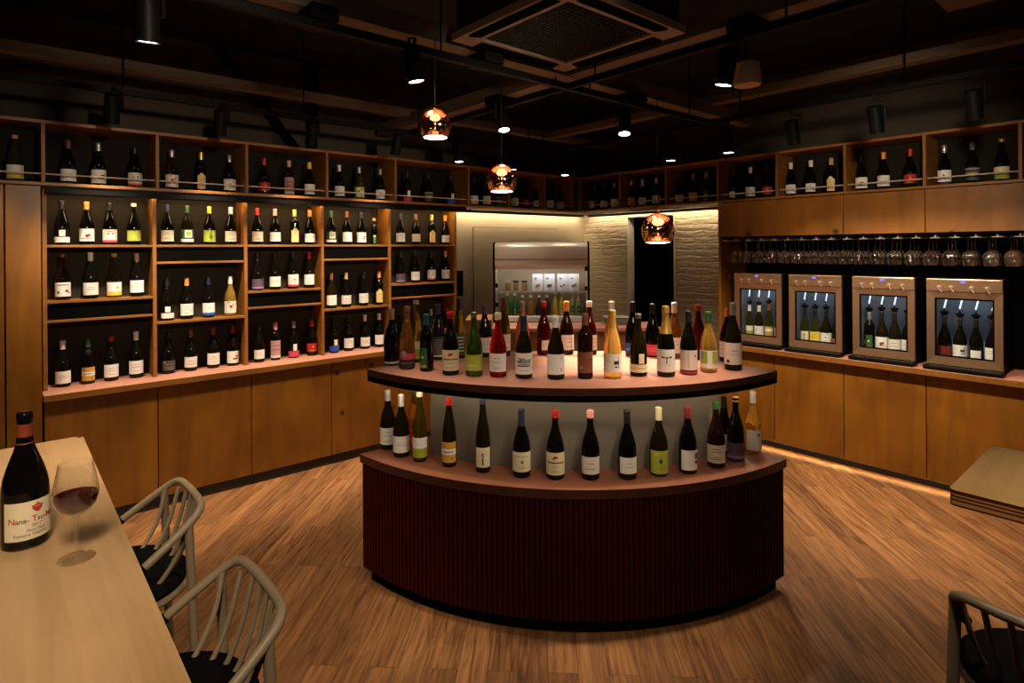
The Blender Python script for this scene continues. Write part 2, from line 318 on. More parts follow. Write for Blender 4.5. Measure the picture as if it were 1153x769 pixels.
# a label design: (half angle in degrees, z low, z high at H=.30, base colour, extra marks)
# marks: ('r',u0,u1,v0,v1,colour) or ('d',u,v,radius,colour); u runs -1..1 left to right as seen, v 0..1 bottom to top
def lines(vs, c='grey', u=.45): return [('r', -u*(1 if i % 2 else .7), u*(1 if i % 2 else .7), v, v+.035, c) for i, v in enumerate(vs)]
LAB = {
 'W': (58, .034, .108, 'paper', lines((.72, .52, .2))), 'W2': (60, .030, .100, 'white', lines((.6, .45))), 'Ws': (50, .034, .096, 'paper', lines((.62, .4))),
 'C': (58, .034, .108, 'cream', lines((.72, .52, .2), 'brown')), 'Bg': (58, .032, .104, 'beige', lines((.76, .6, .3, .2), 'darkgrey')), 'Pl': (58, .034, .100, 'pale', lines((.6, .3), 'brown')),
 'S': (60, .020, .052, 'paper', lines((.5,)) + [('r', -.30, .30, 1.18, 2.3, 'paper')]),
 'sB': (60, .016, .058, 'blue', [('r', -.10, .42, 1.08, 2.1, 'cream')]), 'sR': (60, .012, .055, 'rose', lines((.45,), 'pink') + [('r', -.16, .36, 1.06, 2.2, 'paper')]),
 'R': (60, .040, .100, 'red', [('d', .1, .6, .12, 'gold'), ('r', -.5, .5, .1, .16, 'gold')]), 'P': (62, .030, .150, 'pinkgrey', [('r', -1, 1, 0, .14, 'pale'), ('r', -.6, .6, .45, .49, 'maroon'), ('r', -.4, .4, .7, .74, 'maroon')]),
 'A': (40, .030, .118, 'apricot', [('d', 0, .72, .15, 'brown'), ('d', 0, 1.0, .6, 'apricot')]),
 'WR': (60, .026, .112, 'paper', [('r', -1, 1, 0, .16, 'rose'), ('r', -.2, .3, .55, .62, 'rose')] + lines((.4,))), 'WB': (58, .024, .104, 'paper', [('r', -1, 1, 0, .22, 'blue')] + lines((.6,))),
 'BR': (60, .024, .104, 'pale', [('r', -1, 1, 0, .18, 'rose'), ('d', -.2, .66, .10, 'ink'), ('d', .25, .66, .10, 'ink'), ('r', -.45, .45, .84, .88, 'grey')]),
 'WP': (60, .032, .108, 'paper', [('d', .0, .42, .22, 'maroon'), ('d', .2, .48, .18, 'brown'), ('r', -.6, .6, .2, .25, 'maroon')]), 'FG': (62, .030, .110, 'paper', [('d', -.45, .3, .14, 'ink'), ('d', .35, .4, .17, 'maroon'), ('r', -.6, .6, .8, .86, 'brown'), ('d', .6, .28, .12, 'brown')]),
 'G': (58, .034, .100, 'lime', [('r', -.5, .2, .3, .36, 'cream'), ('r', -1, 1, .94, 1, 'leaf')]), 'GP': (56, .030, .108, 'leaf', [('d', .15, .42, .30, 'green'), ('r', .08, .22, .1, .95, 'green'), ('d', .1, .7, .15, 'green')]),
 'GW': (60, .030, .112, 'green', [('r', -.35, .55, .35, .95, 'paper'), ('r', -1, 1, 0, .22, 'paper'), ('r', -.2, .4, .5, .8, 'leaf')]), 'PT': (60, .030, .112, 'lime', [('r', -.5, .0, .1, .9, 'paper'), ('r', .15, .75, .2, .6, 'paper'), ('d', -.25, .6, .16, 'green')]),
 'OR': (56, .028, .106, 'ochre', [('r', -1, 1, .38, .66, 'paper'), ('d', -.5, .82, .12, 'maroon'), ('d', .4, .2, .12, 'brown'), ('d', .1, .85, .10, 'orange'), ('r', -.6, .6, .5, .55, 'maroon')]),
 'OW': (58, .030, .104, 'ochre', [('r', -1, 1, .5, .78, 'paper')]),
 'SP': (58, .028, .092, 'paper', [('d', -.7+.35*(i % 5)+.08*(i % 2), .14+.2*(i//5)+.04*(i % 3), .055, 'ink') for i in range(20)]),
 'SW': (58, .028, .108, 'paper', [('r', -.1, .55, .3, .42, 'brown'), ('d', .4, .5, .13, 'ochre'), ('r', .2, .7, .55, .63, 'brown')]),
 'PU': (66, .016, .085, 'plum', [('r', -1, 1, 0, .35, 'purple'), ('r', -1, 1, .12, .2, 'pinkgrey')]), 'D': (56, .030, .092, 'darkgrey', [('d', -.5, .84, .10, 'gold'), ('r', -.6, .7, .62, .66, 'brass'), ('r', -.6, .7, .3, .34, 'brass'), ('r', -.4, .6, .12, .15, 'grey')]),
 'X': (58, .030, .110, 'darkgrey', [('r', -.7, .7, .42, .6, 'tan'), ('d', .1, .38, .16, 'cream'), ('r', -.9, .9, .85, .95, 'grey')]), 'GS': (22, .022, .108, 'green', [('d', 0, .5, .3, 'leaf'), ('r', -.6, .6, .75, .85, 'paper')]),
 'CL': (60, .024, .098, 'leaf', [('r', -1, 1, .55, 1., 'cream')]), 'WE': (60, .030, .104, 'paper', [('d', 0, .55, .12, 'purple'), ('r', -.5, .5, .82, .86, 'grey'), ('r', -.2, .2, .2, .25, 'grey')]), 'EB': (60, .034, .108, 'paper', [('d', 0, .55, .12, 'purple'), ('r', -1, 1, -.35, -.04, 'navy')]),
 'YW': (58, .028, .104, 'paper', [('r', -1, 1, 0, .34, 'yellow'), ('d', .5, .7, .1, 'yellow')]), 'Y': (60, .030, .106, 'yellow', lines((.7, .45), 'brown')), 'WG': (60, .026, .102, 'leaf', [('r', -1, 1, .46, 1, 'paper')]),
 'NT': (62, .030, .116, 'cream', [('d', -.05, .78, .13, 'red'), ('d', .12, .80, .09, 'red'), ('d', -.2, .74, .07, 'red'), ('r', -.72, .72, .52, .58, 'brown'), ('r', -.25, .25, .36, .39, 'grey'), ('r', -.5, .5, .14, .17, 'grey')]),
 'PS': (60, .036, .112, 'cream', [('d', .05, .5, .12, 'purple'), ('r', -.6, .6, .76, .79, 'grey'), ('r', -.3, .3, .2, .23, 'grey')]), 'LK': (62, .030, .118, 'paper', [('r', -.62, .62, .55, .62, 'ink'), ('r', -.55, .6, .46, .5, 'darkgrey'), ('r', -.6, .5, .36, .42, 'ink'), ('r', -.4, .66, .64, .70, 'darkgrey'), ('r', -.5, .1, .72, .76, 'ink'), ('r', -.4, .4, .16, .19, 'grey')]),
 'KJ': (60, .032, .116, 'paper', [('r', .48, .52, .72, .84, 'ink'), ('d', .5, .3, .05, 'ink'), ('d', .5, .18, .05, 'ink'), ('r', .40, .6, .24, .26, 'ink')]), 'KB': (60, .036, .108, 'paper', [('r', .1, .5, .42, .62, 'ink'), ('r', .5, .56, .2, .85, 'ink'), ('r', .18, .42, .25, .33, 'ink'), ('r', -.6, -.3, .55, .9, 'cream')]),
 'TR': (60, .030, .116, 'paper', [('r', -.35, .45, .62, .67, 'ink'), ('r', .03, .11, .36, .64, 'ink'), ('d', -.3, .68, .07, 'ink'), ('d', .42, .68, .08, 'ink'), ('d', .3, .3, .05, 'ink')]), 'RD': (58, .030, .112, 'pale', [('r', -1, 1, -.20, -.03, 'maroon'), ('r', -.8, .8, -.14, -.09, 'rose'), ('d', .62, .72, .10, 'maroon'), ('r', -.05, 0, .1, .9, 'grey')]),
 'DO': (56, .036, .120, 'brown', [('d', -.4, .25, .16, 'grey'), ('d', .5, .55, .30, 'maroon')]), 'BL': (56, .020, .07, 'blue', [('r', -.5, .5, .3, .5, 'skyblue')]), 'RL': (62, .014, .068, 'rose', [('r', -.7, .7, .4, .46, 'pink'), ('r', -.7, .7, .6, .66, 'pink')]),
 'PB': (66, .052, .076, 'rose', [('r', -.9, .9, -1.5, -.1, 'ink'), ('r', -.6, .6, -.7, -.62, 'grey'), ('d', -.3, 1.0, .30, 'grey')]), 'GV': (30, .026, .118, 'green', [('d', .0, .55, .28, 'paper'), ('r', -.8, .8, .05, .16, 'leaf')]), 'TX': (58, .028, .120, 'darkgrey', [('r', -.8, .8, .12+.1*i, .15+.1*i, 'grey') for i in range(8)] + [('r', -.9, .9, -.02, .06, 'paper')]),
 'GT': (56, .028, .120, 'green', [('r', -.7, .7, .15+.16*i, .19+.16*i, 'paper') for i in range(5)]), 'TN': (56, .012, .022, 'paper', []), 'SR': (34, .034, .082, 'paper', []), 'EA': (50, .030, .102, 'cream', [('d', 0, .62, .24, 'ink'), ('d', .05, .62, .12, 'cream'), ('r', -.12, .06, .12, .5, 'ink')]),
 'MC': (64, .030, .106, 'paper', [('r', -.75, -.1, .25, .95, 'leaf'), ('r', -.75, -.45, .55, .95, 'skyblue'), ('r', .3, .8, .25, .95, 'lime'), ('r', -.1, .3, .0, 1., 'paper')]), 'VT': (60, .034, .118, 'pale', [('r', -.55, -.3, .08, .22, 'ink'), ('r', -.1, .5, .62, .66, 'grey'), ('r', -.2, .6, .45, .47, 'grey')]),
 'SL': (58, .024, .058, 'cream', [('r', .05, .55, 1.1, 2.3, 'cream'), ('r', -.8, .8, .45, .5, 'brown')]), 'VR': (54, .026, .104, 'paper', [('r', .35, .8, .55, .85, 'maroon'), ('r', .35, .8, .3, .48, 'brown')]), 'LY': (56, .020, .110, 'lime', [('d', .1, .3, .32, 'leaf'), ('r', -.1, .15, .3, .85, 'leaf'), ('d', -.4, .85, .12, 'yellow'), ('d', .0, .55, .2, 'green')]),
 'OC': (46, .022, .110, 'paper', [('d', .55, .78, .20, 'maroon'), ('d', -.3, .9, .3, 'cream')]), 'AP': (60, .030, .108, 'pale', [('d', 0, .55, .2, 'red'), ('d', .3, .7, .15, 'orange'), ('d', -.2, .95, .2, 'orange')]), 'GB': (60, .022, .100, 'paper', [('r', -1, 1, 0, .28, 'yellow'), ('d', .3, .6, .14, 'ochre')]),
 'RA': (60, .034, .090, 'maroon', [('r', -.7, .7, .75, .8, 'red'), ('d', 0, .5, .15, 'red')]), 'PF': (40, .030, .065, 'rose', [('d', 0, .7, .2, 'paper')]), 'N': None,
}
def label_mesh(sh, H, code, w):
    half, z0, z1, base, marks = LAB[code]; P = scale_prof(sh, H, w); k = H/.30; half = min(84, half*1.25); hh = z1-z0; z0 = max(.010, z0-.08*hh)*k; z1 = (z1+.06*hh)*k
    bm = bmesh.new(); mats = []; half = math.radians(half)
    def mi(c):
        m = paper(c)
        if m not in mats: mats.append(m)
        return mats.index(m)
    def pt(u, v, e):
        z = z0+(z1-z0)*v; a = u*half; r = r_at(P, max(.021*k, min(z, .28*k)))+e; return bm.verts.new((r*math.cos(a), r*math.sin(a), z))
    def rect(u0, u1, v0, v1, c, e, nu=None):
        nu = nu or max(2, int(abs(u1-u0)*7)); nv = 1 if v1-v0 < .7 else 4; i = mi(c)
        g = [[pt(u0+(u1-u0)*a/nu, v0+(v1-v0)*b/nv, e) for a in range(nu+1)] for b in range(nv+1)]
        for b in range(nv):
            for a in range(nu): bm.faces.new((g[b][a], g[b][a+1], g[b+1][a+1], g[b+1][a])).material_index = i
    rect(-1, 1, 0, 1, base, .0006, 14)
    R = r_at(P, z0+.01)
    for n, q in enumerate(marks):
        e = .0010+.00012*n
        if q[0] == 'r': rect(*q[1:5], q[5], e)
        else:
            _, u, v, rad, c = q; i = mi(c); asp = (half*R)/((z1-z0)); ce = pt(u, v, e)
            rg = [pt(u+rad*math.cos(t*PI/6)*.9, v+rad*asp*math.sin(t*PI/6), e) for t in range(12)]
            for t in range(12): bm.faces.new((ce, rg[t], rg[(t+1) % 12])).material_index = i
    return mesh_of('paper_label', bm, mats)
CAPW = {'s': 'capped', 'w': 'wax-topped', 'f': 'foiled', 'k': 'corked', 'l': 'capped'}
LABW = {'W': 'white-labelled', 'W2': 'white-labelled', 'Ws': 'white-labelled', 'C': 'cream-labelled', 'Bg': 'beige-labelled', 'Pl': 'pale-labelled', 'S': 'two-label', 'sB': 'blue-banded', 'sR': 'pink-banded', 'R': 'red-labelled',
 'P': 'pink-labelled', 'A': 'arch-labelled', 'WR': 'white-and-red-labelled', 'WB': 'white-and-blue-labelled', 'BR': 'beige-and-red-labelled', 'WP': 'picture-labelled', 'FG': 'figure-labelled', 'G': 'lime-labelled', 'GP': 'leaf-labelled', 'GW': 'green-and-white-labelled',
 'PT': 'green-patterned', 'OR': 'orange-labelled', 'OW': 'ochre-labelled', 'SP': 'speckle-labelled', 'SW': 'swoosh-labelled', 'PU': 'purple-labelled', 'D': 'dark-labelled', 'X': 'dark-labelled', 'GS': 'green-strip', 'CL': 'green-and-cream-labelled', 'WE': 'emblem-labelled',
 'EB': 'emblem-labelled', 'YW': 'white-and-yellow-labelled', 'Y': 'yellow-labelled', 'WG': 'white-and-green-labelled', 'NT': 'cream-labelled red-crest', 'PS': 'purple-seal', 'LK': 'landscape-labelled', 'KJ': 'white-labelled', 'KB': 'brush-lettered', 'TR': 'tree-labelled', 'RD': 'grey-and-red-labelled',
 'DO': 'brown-labelled', 'BL': 'blue-labelled', 'RL': 'red-labelled', 'PB': 'pink-banded', 'GV': 'green-labelled', 'TX': 'text-labelled', 'GT': 'green-text-labelled', 'TN': 'tiny-labelled', 'SR': 'small-labelled', 'EA': 'black-emblem', 'MC': 'multicoloured-label', 'VT': 'grey-white-labelled',
 'SL': 'two-label', 'VR': 'white-labelled', 'LY': 'lime-labelled', 'OC': 'white-labelled', 'AP': 'pink-labelled', 'GB': 'white-and-gold-labelled', 'RA': 'maroon-labelled', 'PF': 'pink-labelled', 'N': 'unlabelled'}
GLW = dict(at='pale amber', yw='golden', dk='dark', ol='dark olive', br='dark brown', pu='dark plum', gr='green', gh='olive green', am='amber', yl='yellow', pw='pale yellow', rs='rose red', rb='ruby red', co='coral', pk='reddish', cl='clear')
def bottle(p, spec, where, group, face=None, tilt=0.):
    """spec: shape glass cap capstyle label [H] [w] [turn]"""
    q = spec.split(); sh, g, c, st, lb = q[:5]; H = float(q[5]) if len(q) > 5 else .30; w = float(q[6]) if len(q) > 6 else 1.; turn = float(q[7]) if len(q) > 7 else 0.
    H = round(H, 2)
    d = Vector((-p.x, -p.y)).normalized()
    if face is not None: d = (d*.55+Vector(face)*.45).normalized()
    look = '%s %s-%s %s bottle' % (LABW[lb], c, CAPW[st], GLW[g])
    root = thing('wine_bottle', look+', '+where, 'bottle', p, math.atan2(d.y, d.x)+math.radians(turn), group)
    link('glass_body', shared(('b', sh, H, g, w), lambda: body_mesh(sh, H, g, w)), root)
    link('capsule', shared(('c', sh, H, c, w, st), lambda: cap_mesh(sh, H, c, w, st)), root)
    if lb != 'N': link('paper_label', shared(('l', sh, H, lb, w), lambda: label_mesh(sh, H, lb, w)), root)
    return root

# ================================================================== ROOM SHELL
YW, XW, ZC = 5.0, 5.5, 3.35          # left wall plane, right wall plane, ceiling
X0, Y0 = -2.2, -2.6
def plane_box(name, d, m, kind='structure'):
    o = B(name, d, m, None, 0); o['kind'] = kind; return o
bm = bmesh.new(); box(bm, X0, XW+1.4, Y0, YW+.1, -.06, 0); fl = new_obj('floor', bm, floor_mat()); fl['kind'] = 'structure'
plane_box('ceiling', (X0, XW+1.4, Y0, YW+.1, ZC, ZC+.1), M_CEIL)
bm = bmesh.new(); box(bm, X0, XW, YW, YW+.1, 0, 2.50, 0); box(bm, X0, XW, YW, YW+.1, 2.50, ZC, 1); o = new_obj('wall_left', bm, [M_PLASTER, M_WALLUP]); o['kind'] = 'structure'
DY0, DY1, DZ = 3.675, 4.321, 2.118   # doorway in the brick wall
bm = bmesh.new()
box(bm, XW, XW+.1, DY1, YW, 0, 2.5); box(bm, XW, XW+.1, Y0, DY0, 0, 2.5); box(bm, XW, XW+.1, DY0, DY1, DZ, 2.5); box(bm, XW, XW+.1, Y0, YW+.1, 2.5, ZC, 1)
o = new_obj('wall_right', bm, [brick_mat(), M_WALLUP]); o['kind'] = 'structure'
plane_box('wall_front', (X0, XW, Y0-.1, Y0, 0, ZC), M_WALLUP)
plane_box('wall_rear', (X0-.1, X0, Y0, YW, 0, ZC), M_WALLUP)
# dark passage behind the doorway
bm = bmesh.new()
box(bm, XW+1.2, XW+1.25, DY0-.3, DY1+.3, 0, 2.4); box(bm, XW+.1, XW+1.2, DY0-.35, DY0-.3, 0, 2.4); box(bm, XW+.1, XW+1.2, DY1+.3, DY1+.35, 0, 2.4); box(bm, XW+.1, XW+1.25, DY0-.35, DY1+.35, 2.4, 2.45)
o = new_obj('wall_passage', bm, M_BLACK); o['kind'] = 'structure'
M_TRIM = mat('pale_grey_jamb', (.42, .38, .32), .5)
bm = bmesh.new()
box(bm, XW-.012, XW+.11, DY1-.014, DY1, 0, DZ); box(bm, XW-.012, XW+.11, DY0, DY0+.014, 0, DZ)
o = new_obj('trim_1', bm, M_TRIM); o['kind'] = 'structure'
M_HEAD = mat('blue_lit_steel_head', (.30, .36, .46), .3, metal=.6)  # blue in the colour stands for bluish light reflected on the head
bm = bmesh.new(); box(bm, XW-.012, XW+.35, DY0+.014, DY1-.014, DZ-.018, DZ); o = new_obj('trim_2', bm, M_HEAD); o['kind'] = 'structure'
# flush door in the smooth wall
d = thing('door_1', 'flush plaster coloured door in the wall left of the fridge', 'door', (4.40, YW, 0)); d['kind'] = 'structure'
bm = bmesh.new(); box(bm, -.632, .632, -.004, -.001, .0, 1.985); new_obj('shadow_gap', bm, mat('door_gap', (.12, .10, .075), .8), d)
bm = bmesh.new(); box(bm, -.625, .625, -.012, -.004, .0, 1.978, 0, .001); new_obj('door_leaf', bm, M_PLASTER, d)
# faint steel framing on the dark wall above the shelves
for nm, pts, lb, r in (('steel_post', ((2.02, 4.95, 2.58), (2.02, 4.95, 3.35)), 'black vertical steel post on dark wall above left shelving', .045), ('steel_brace', ((1.26, 4.95, 3.35), (1.88, 4.95, 2.60)), 'black slanting steel brace on dark wall above left shelving', .04)):
    bm = bmesh.new(); tube(bm, pts, r, 4); tag(new_obj(nm, bm, M_BLACK), lb, 'steelwork')

# ================================================================== LEFT SHELVING
ZB0, ZB1, ZT0, ZT1 = 2.158, 2.178, 2.538, 2.558
UPX = [.192, .800, 1.378, 1.998, 2.625, 3.425, 3.940, 4.454]
UFY, UBY = 4.60, 4.90
t = thing('upper_display_shelf', 'long high plywood display shelf along the left wall', 'shelf', (0, UFY, ZB0))
def uB(n, dims, m, bev=.0015):
    o = B(n, dims, m, t, bev); return o
uB('bottom_board', (-2.0, 5.25, UFY, UBY, ZB0, ZB1), W_SHELF); uB('top_board', (-2.0, 5.25, UFY, UBY, ZT0, ZT1), W_SHELF)
uB('back_panel', (-2.0, 5.25, UBY, UBY+.012, ZB0, ZT1), M_DARKUP, 0)
for x in [-.55]+UPX+[4.90]: uB('divider', (x-.010, x+.010, UFY+.001, UBY, ZB1, ZT0), W_EDGE)
rx = [-.55]+UPX+[4.90]
for a, b in zip(rx, rx[1:]):
    bm = bmesh.new(); tube(bm, [(a+.012, UFY+.035, 2.232), (b-.012, UFY+.035, 2.232)], .0042, 8)
    o = new_obj('guard_rail', bm, M_RAIL, t, True); o.location = -t.location
# black light channel under it
t2 = thing('light_channel', 'long black light channel under the upper shelf on the left wall', 'light', (0, 4.63, 2.11))
B('housing', (.205, 3.405, 4.615, 4.735, 2.112, ZB0), M_SATIN, t2, .002)
B('led_strip', (.25, 3.37, 4.748, 4.762, 2.135, 2.139), L_STRIP2, t2, 0)
# lower unit
LPX = [.202, .806, 1.413, 2.022, 2.650, 3.376]
LFY, LBY = 4.76, 4.965
t = thing('bottle_shelving', 'five bay plywood bottle shelving on the left worktop', 'shelving', (0, LFY, .87))
B('back_panel', (.20, 3.37, LBY, LBY+.012, .87, 2.157), M_DARKBACK, t, 0)
for x in LPX: B('upright', (x-.0115, x+.0115, LFY, LBY, .87, 2.157), W_EDGE, t, .0015)
ZA, ZAb, ZBs, ZBb, ZCs = 1.795, 1.676, 1.436, 1.313, 1.252
for i in range(5):
    a, b = LPX[i]+.0115, LPX[i+1]-.0115
    zs = (ZA, ZBs, ZBb) if i % 2 == 0 else (ZA, ZAb, ZCs)
    for z in zs: B('shelf_board', (a, b, LFY+.004, LBY, z-.016, z), W_SHELF, t, .0012)
    lo, hi = (ZBb, ZBs-.016) if i % 2 == 0 else (ZAb, ZA-.016)
    B('black_infill', (a, b, LFY+.02, LFY+.03, lo, hi), M_BLACK, t, 0)
# worktop + base cabinets
ctop = B('left_worktop', (.185, 3.40, 4.60, YW-.002, .828, .87), W_TOPS, None, .002)
tag(ctop, 'long reddish worktop under the bottles along the left wall', 'worktop')
ctop.data.materials.append(W_EDGE)
for p in ctop.data.polygons:
    if p.normal.y < -.5: p.material_index = 1
DX = [.187, .796, 1.405, 2.029, 2.655, 3.39]
def cabinet(axis, a, b, front, back, z0, z1, label, group, gap=.003, knots=True):
    name = 'base_cabinet' if z0 < .5 else 'wall_cabinet'
    if axis == 'x':
        c = thing(name, label, 'cabinet', ((a+b)/2, front, z0), 0, group)
        B('carcass', (a+.001, b-.001, front+.022, back, z0, z1), M_PLINTH, c, 0); B('door', (a+gap, b-gap, front, front+.02, z0, z1-.004), W_DOOR, c, .0015)
    else:
        c = thing(name, label, 'cabinet', (front, (a+b)/2, z0), 0, group)
        B('carcass', (front+.022, back, a+.001, b-.001, z0, z1), M_PLINTH, c, 0); B('door', (front, front+.02, a+gap, b-gap, z0, z1-.004), W_DOOR, c, .0015)
    return c
for i in range(5): cabinet('x', DX[i], DX[i+1], 4.62, 4.99, .075, .827, 'knotty plywood base cabinet under left worktop, %s from the tall cabinet' % ORD[i], 'left base cabinets')
o = B('baseboard_left', (-1.6, 3.39, 4.628, 4.66, .012, .073), M_PLINTH, None, 0); o['kind'] = 'structure'
# tall cabinets left of the bottle bays
for i, (a, b) in enumerate(((.012, .180), (-.62, .008), (-1.25, -.624))):
    c = thing('tall_cabinet', 'tall plain plywood cabinet left of the bottle shelving, %s from it' % ORD[i], 'cabinet', ((a+b)/2, 4.60, .075), 0, 'tall cabinets')
    B('carcass', (a+.001, b-.001, 4.622, 4.99, .075, 2.15), M_PLINTH, c, 0); B('door', (a+.002, b-.002, 4.60, 4.62, .075, 2.152), W_DOOR, c, .0015)
t = thing('floor_light', 'hidden warm light strip under the left base cabinets', 'light', (1.8, 4.68, .05)); B('led_strip', (.2, 3.35, 4.70, 4.712, .06, .064), led('warm_led_kick_dim', WARM, 2.), t, 0)
# cable box at the end of the shelving
c = thing('wall_intercom', 'small black wall box beside the end of the left bottle shelving', 'panel', (3.50, YW, 1.27))
B('housing', (3.415, 3.62, YW-.03, YW, 1.266, 1.526), M_BLACK, c, .003)

# ================================================================== RIGHT SHELVING
RF = 4.97
RDY = [4.005, 3.428, 2.868, 2.322, 1.787, 1.262, .738, .18, -.40]
t = thing('upper_display_shelf', 'high plywood display shelf along the right wall', 'shelf', (RF, 2, ZB0))
B('bottom_board', (RF, RF+.30, -1.6, 4.598, ZB0, ZB1), W_SHELF, t, .0015); B('top_board', (RF, RF+.30, -1.6, 4.598, ZT0, ZT1), W_SHELF, t, .0015)
B('back_panel', (RF+.30, RF+.312, -1.6, 4.598, ZB0, ZT1), M_DARKUP, t, 0)
B('corner_post', (RF, RF+.03, 4.57, 4.598, ZB1, ZT0), W_EDGE, t, .0015)
for y in RDY: B('divider', (RF+.001, RF+.30, y-.010, y+.010, ZB1, ZT0), W_EDGE, t, .0015)
ry = [4.565]+RDY
for a, b in zip(ry, ry[1:]):
    bm = bmesh.new(); tube(bm, [(RF+.035, a-.012, 2.232), (RF+.035, b+.012, 2.232)], .0042, 8); o = new_obj('guard_rail', bm, M_RAIL, t, True); o.location = -t.location
# glowing strip above the kitchen walls
t = thing('cove_light', 'warm glowing light strip under the shelf over the grey kitchen wall', 'light', (4.4, 4.9, 2.15))
B('led_strip', (3.41, 5.40, 4.925, 4.940, 2.150, 2.154), L_STRIP, t, 0); B('cover', (3.41, 5.40, 4.908, 4.918, 2.128, 2.157), M_SATIN, t, 0)
t = thing('cove_light', 'warm glowing light strip under the shelf over the brick wall', 'light', (5.4, 3.9, 2.15))
B('led_strip', (5.425, 5.440, 2.90, 4.85, 2.150, 2.154), L_STRIP, t, 0); B('cover', (5.408, 5.418, 2.90, 4.85, 2.128, 2.157), M_SATIN, t, 0)
# shelf soffit closing the gap to the walls
o = B('kitchen_soffit', (3.41, XW-.002, UBY+.013, YW-.002, ZB0, ZB0+.02), M_WALLUP, None, 0); tag(o, 'dark soffit strip above the grey kitchen wall', 'soffit')
o = B('kitchen_soffit', (RF+.313, XW-.002, -1.6, UBY+.01, ZB0, ZB0+.02), M_WALLUP, None, 0); tag(o, 'dark soffit strip above the brick wall', 'soffit')
# wall cabinets
PY = [2.866, 2.333, 1.798, 1.258, .70, .14, -.42]
for i in range(6): cabinet('y', PY[i+1], PY[i], RF, RF+.30, 1.845, 2.156, 'flat plywood wall cabinet over the hanging glasses, %s from the brick wall' % ORD[i], 'wall cabinets over the dispensers')
# niche
t = thing('dispenser_niche', 'dark panelled niche behind the four wine dispensers', 'niche', (5.4, 1.7, .87))
B('back_panel', (5.44, 5.452, .70, 2.84, .87, 1.845), M_BLACK, t, 0); B('side_panel', (RF+.002, 5.45, 2.84, 2.862, .87, 1.845), W_DOOR, t, .001); B('side_panel', (RF+.002, 5.45, .70, .722, .87, 1.845), W_EDGE, t, .001)
B('top_panel', (RF+.02, 5.44, .722, 2.84, 1.828, 1.844), M_BLACK, t, 0)
rt = B('right_worktop', (RF, XW-.002, -.42, 2.868, .828, .87), W_TOPS, None, .002); tag(rt, 'reddish worktop carrying the four wine dispensers on the right', 'worktop')
rt.data.materials.append(W_EDGE)
for p in rt.data.polygons:
    if p.normal.x < -.5: p.material_index = 1
RY = [2.866, 2.372, 1.820, 1.271, .72, .16, -.40]
for i in range(6): cabinet('y', RY[i+1], RY[i], 5.015, 5.45, .075, .827, 'knotty plywood base cabinet under right worktop, %s from the brick wall' % ORD[i], 'right base cabinets')
o = B('baseboard_right', (5.010, 5.0145, -.40, 2.866, .032, .073), M_PLINTH, None, 0); o['kind'] = 'structure'
t = thing('floor_light', 'hidden warm light strip under the right base cabinets', 'light', (5.05, 1.3, .05)); B('led_strip', (5.016, 5.034, -.3, 2.85, .038, .040), L_KICK, t, 0)

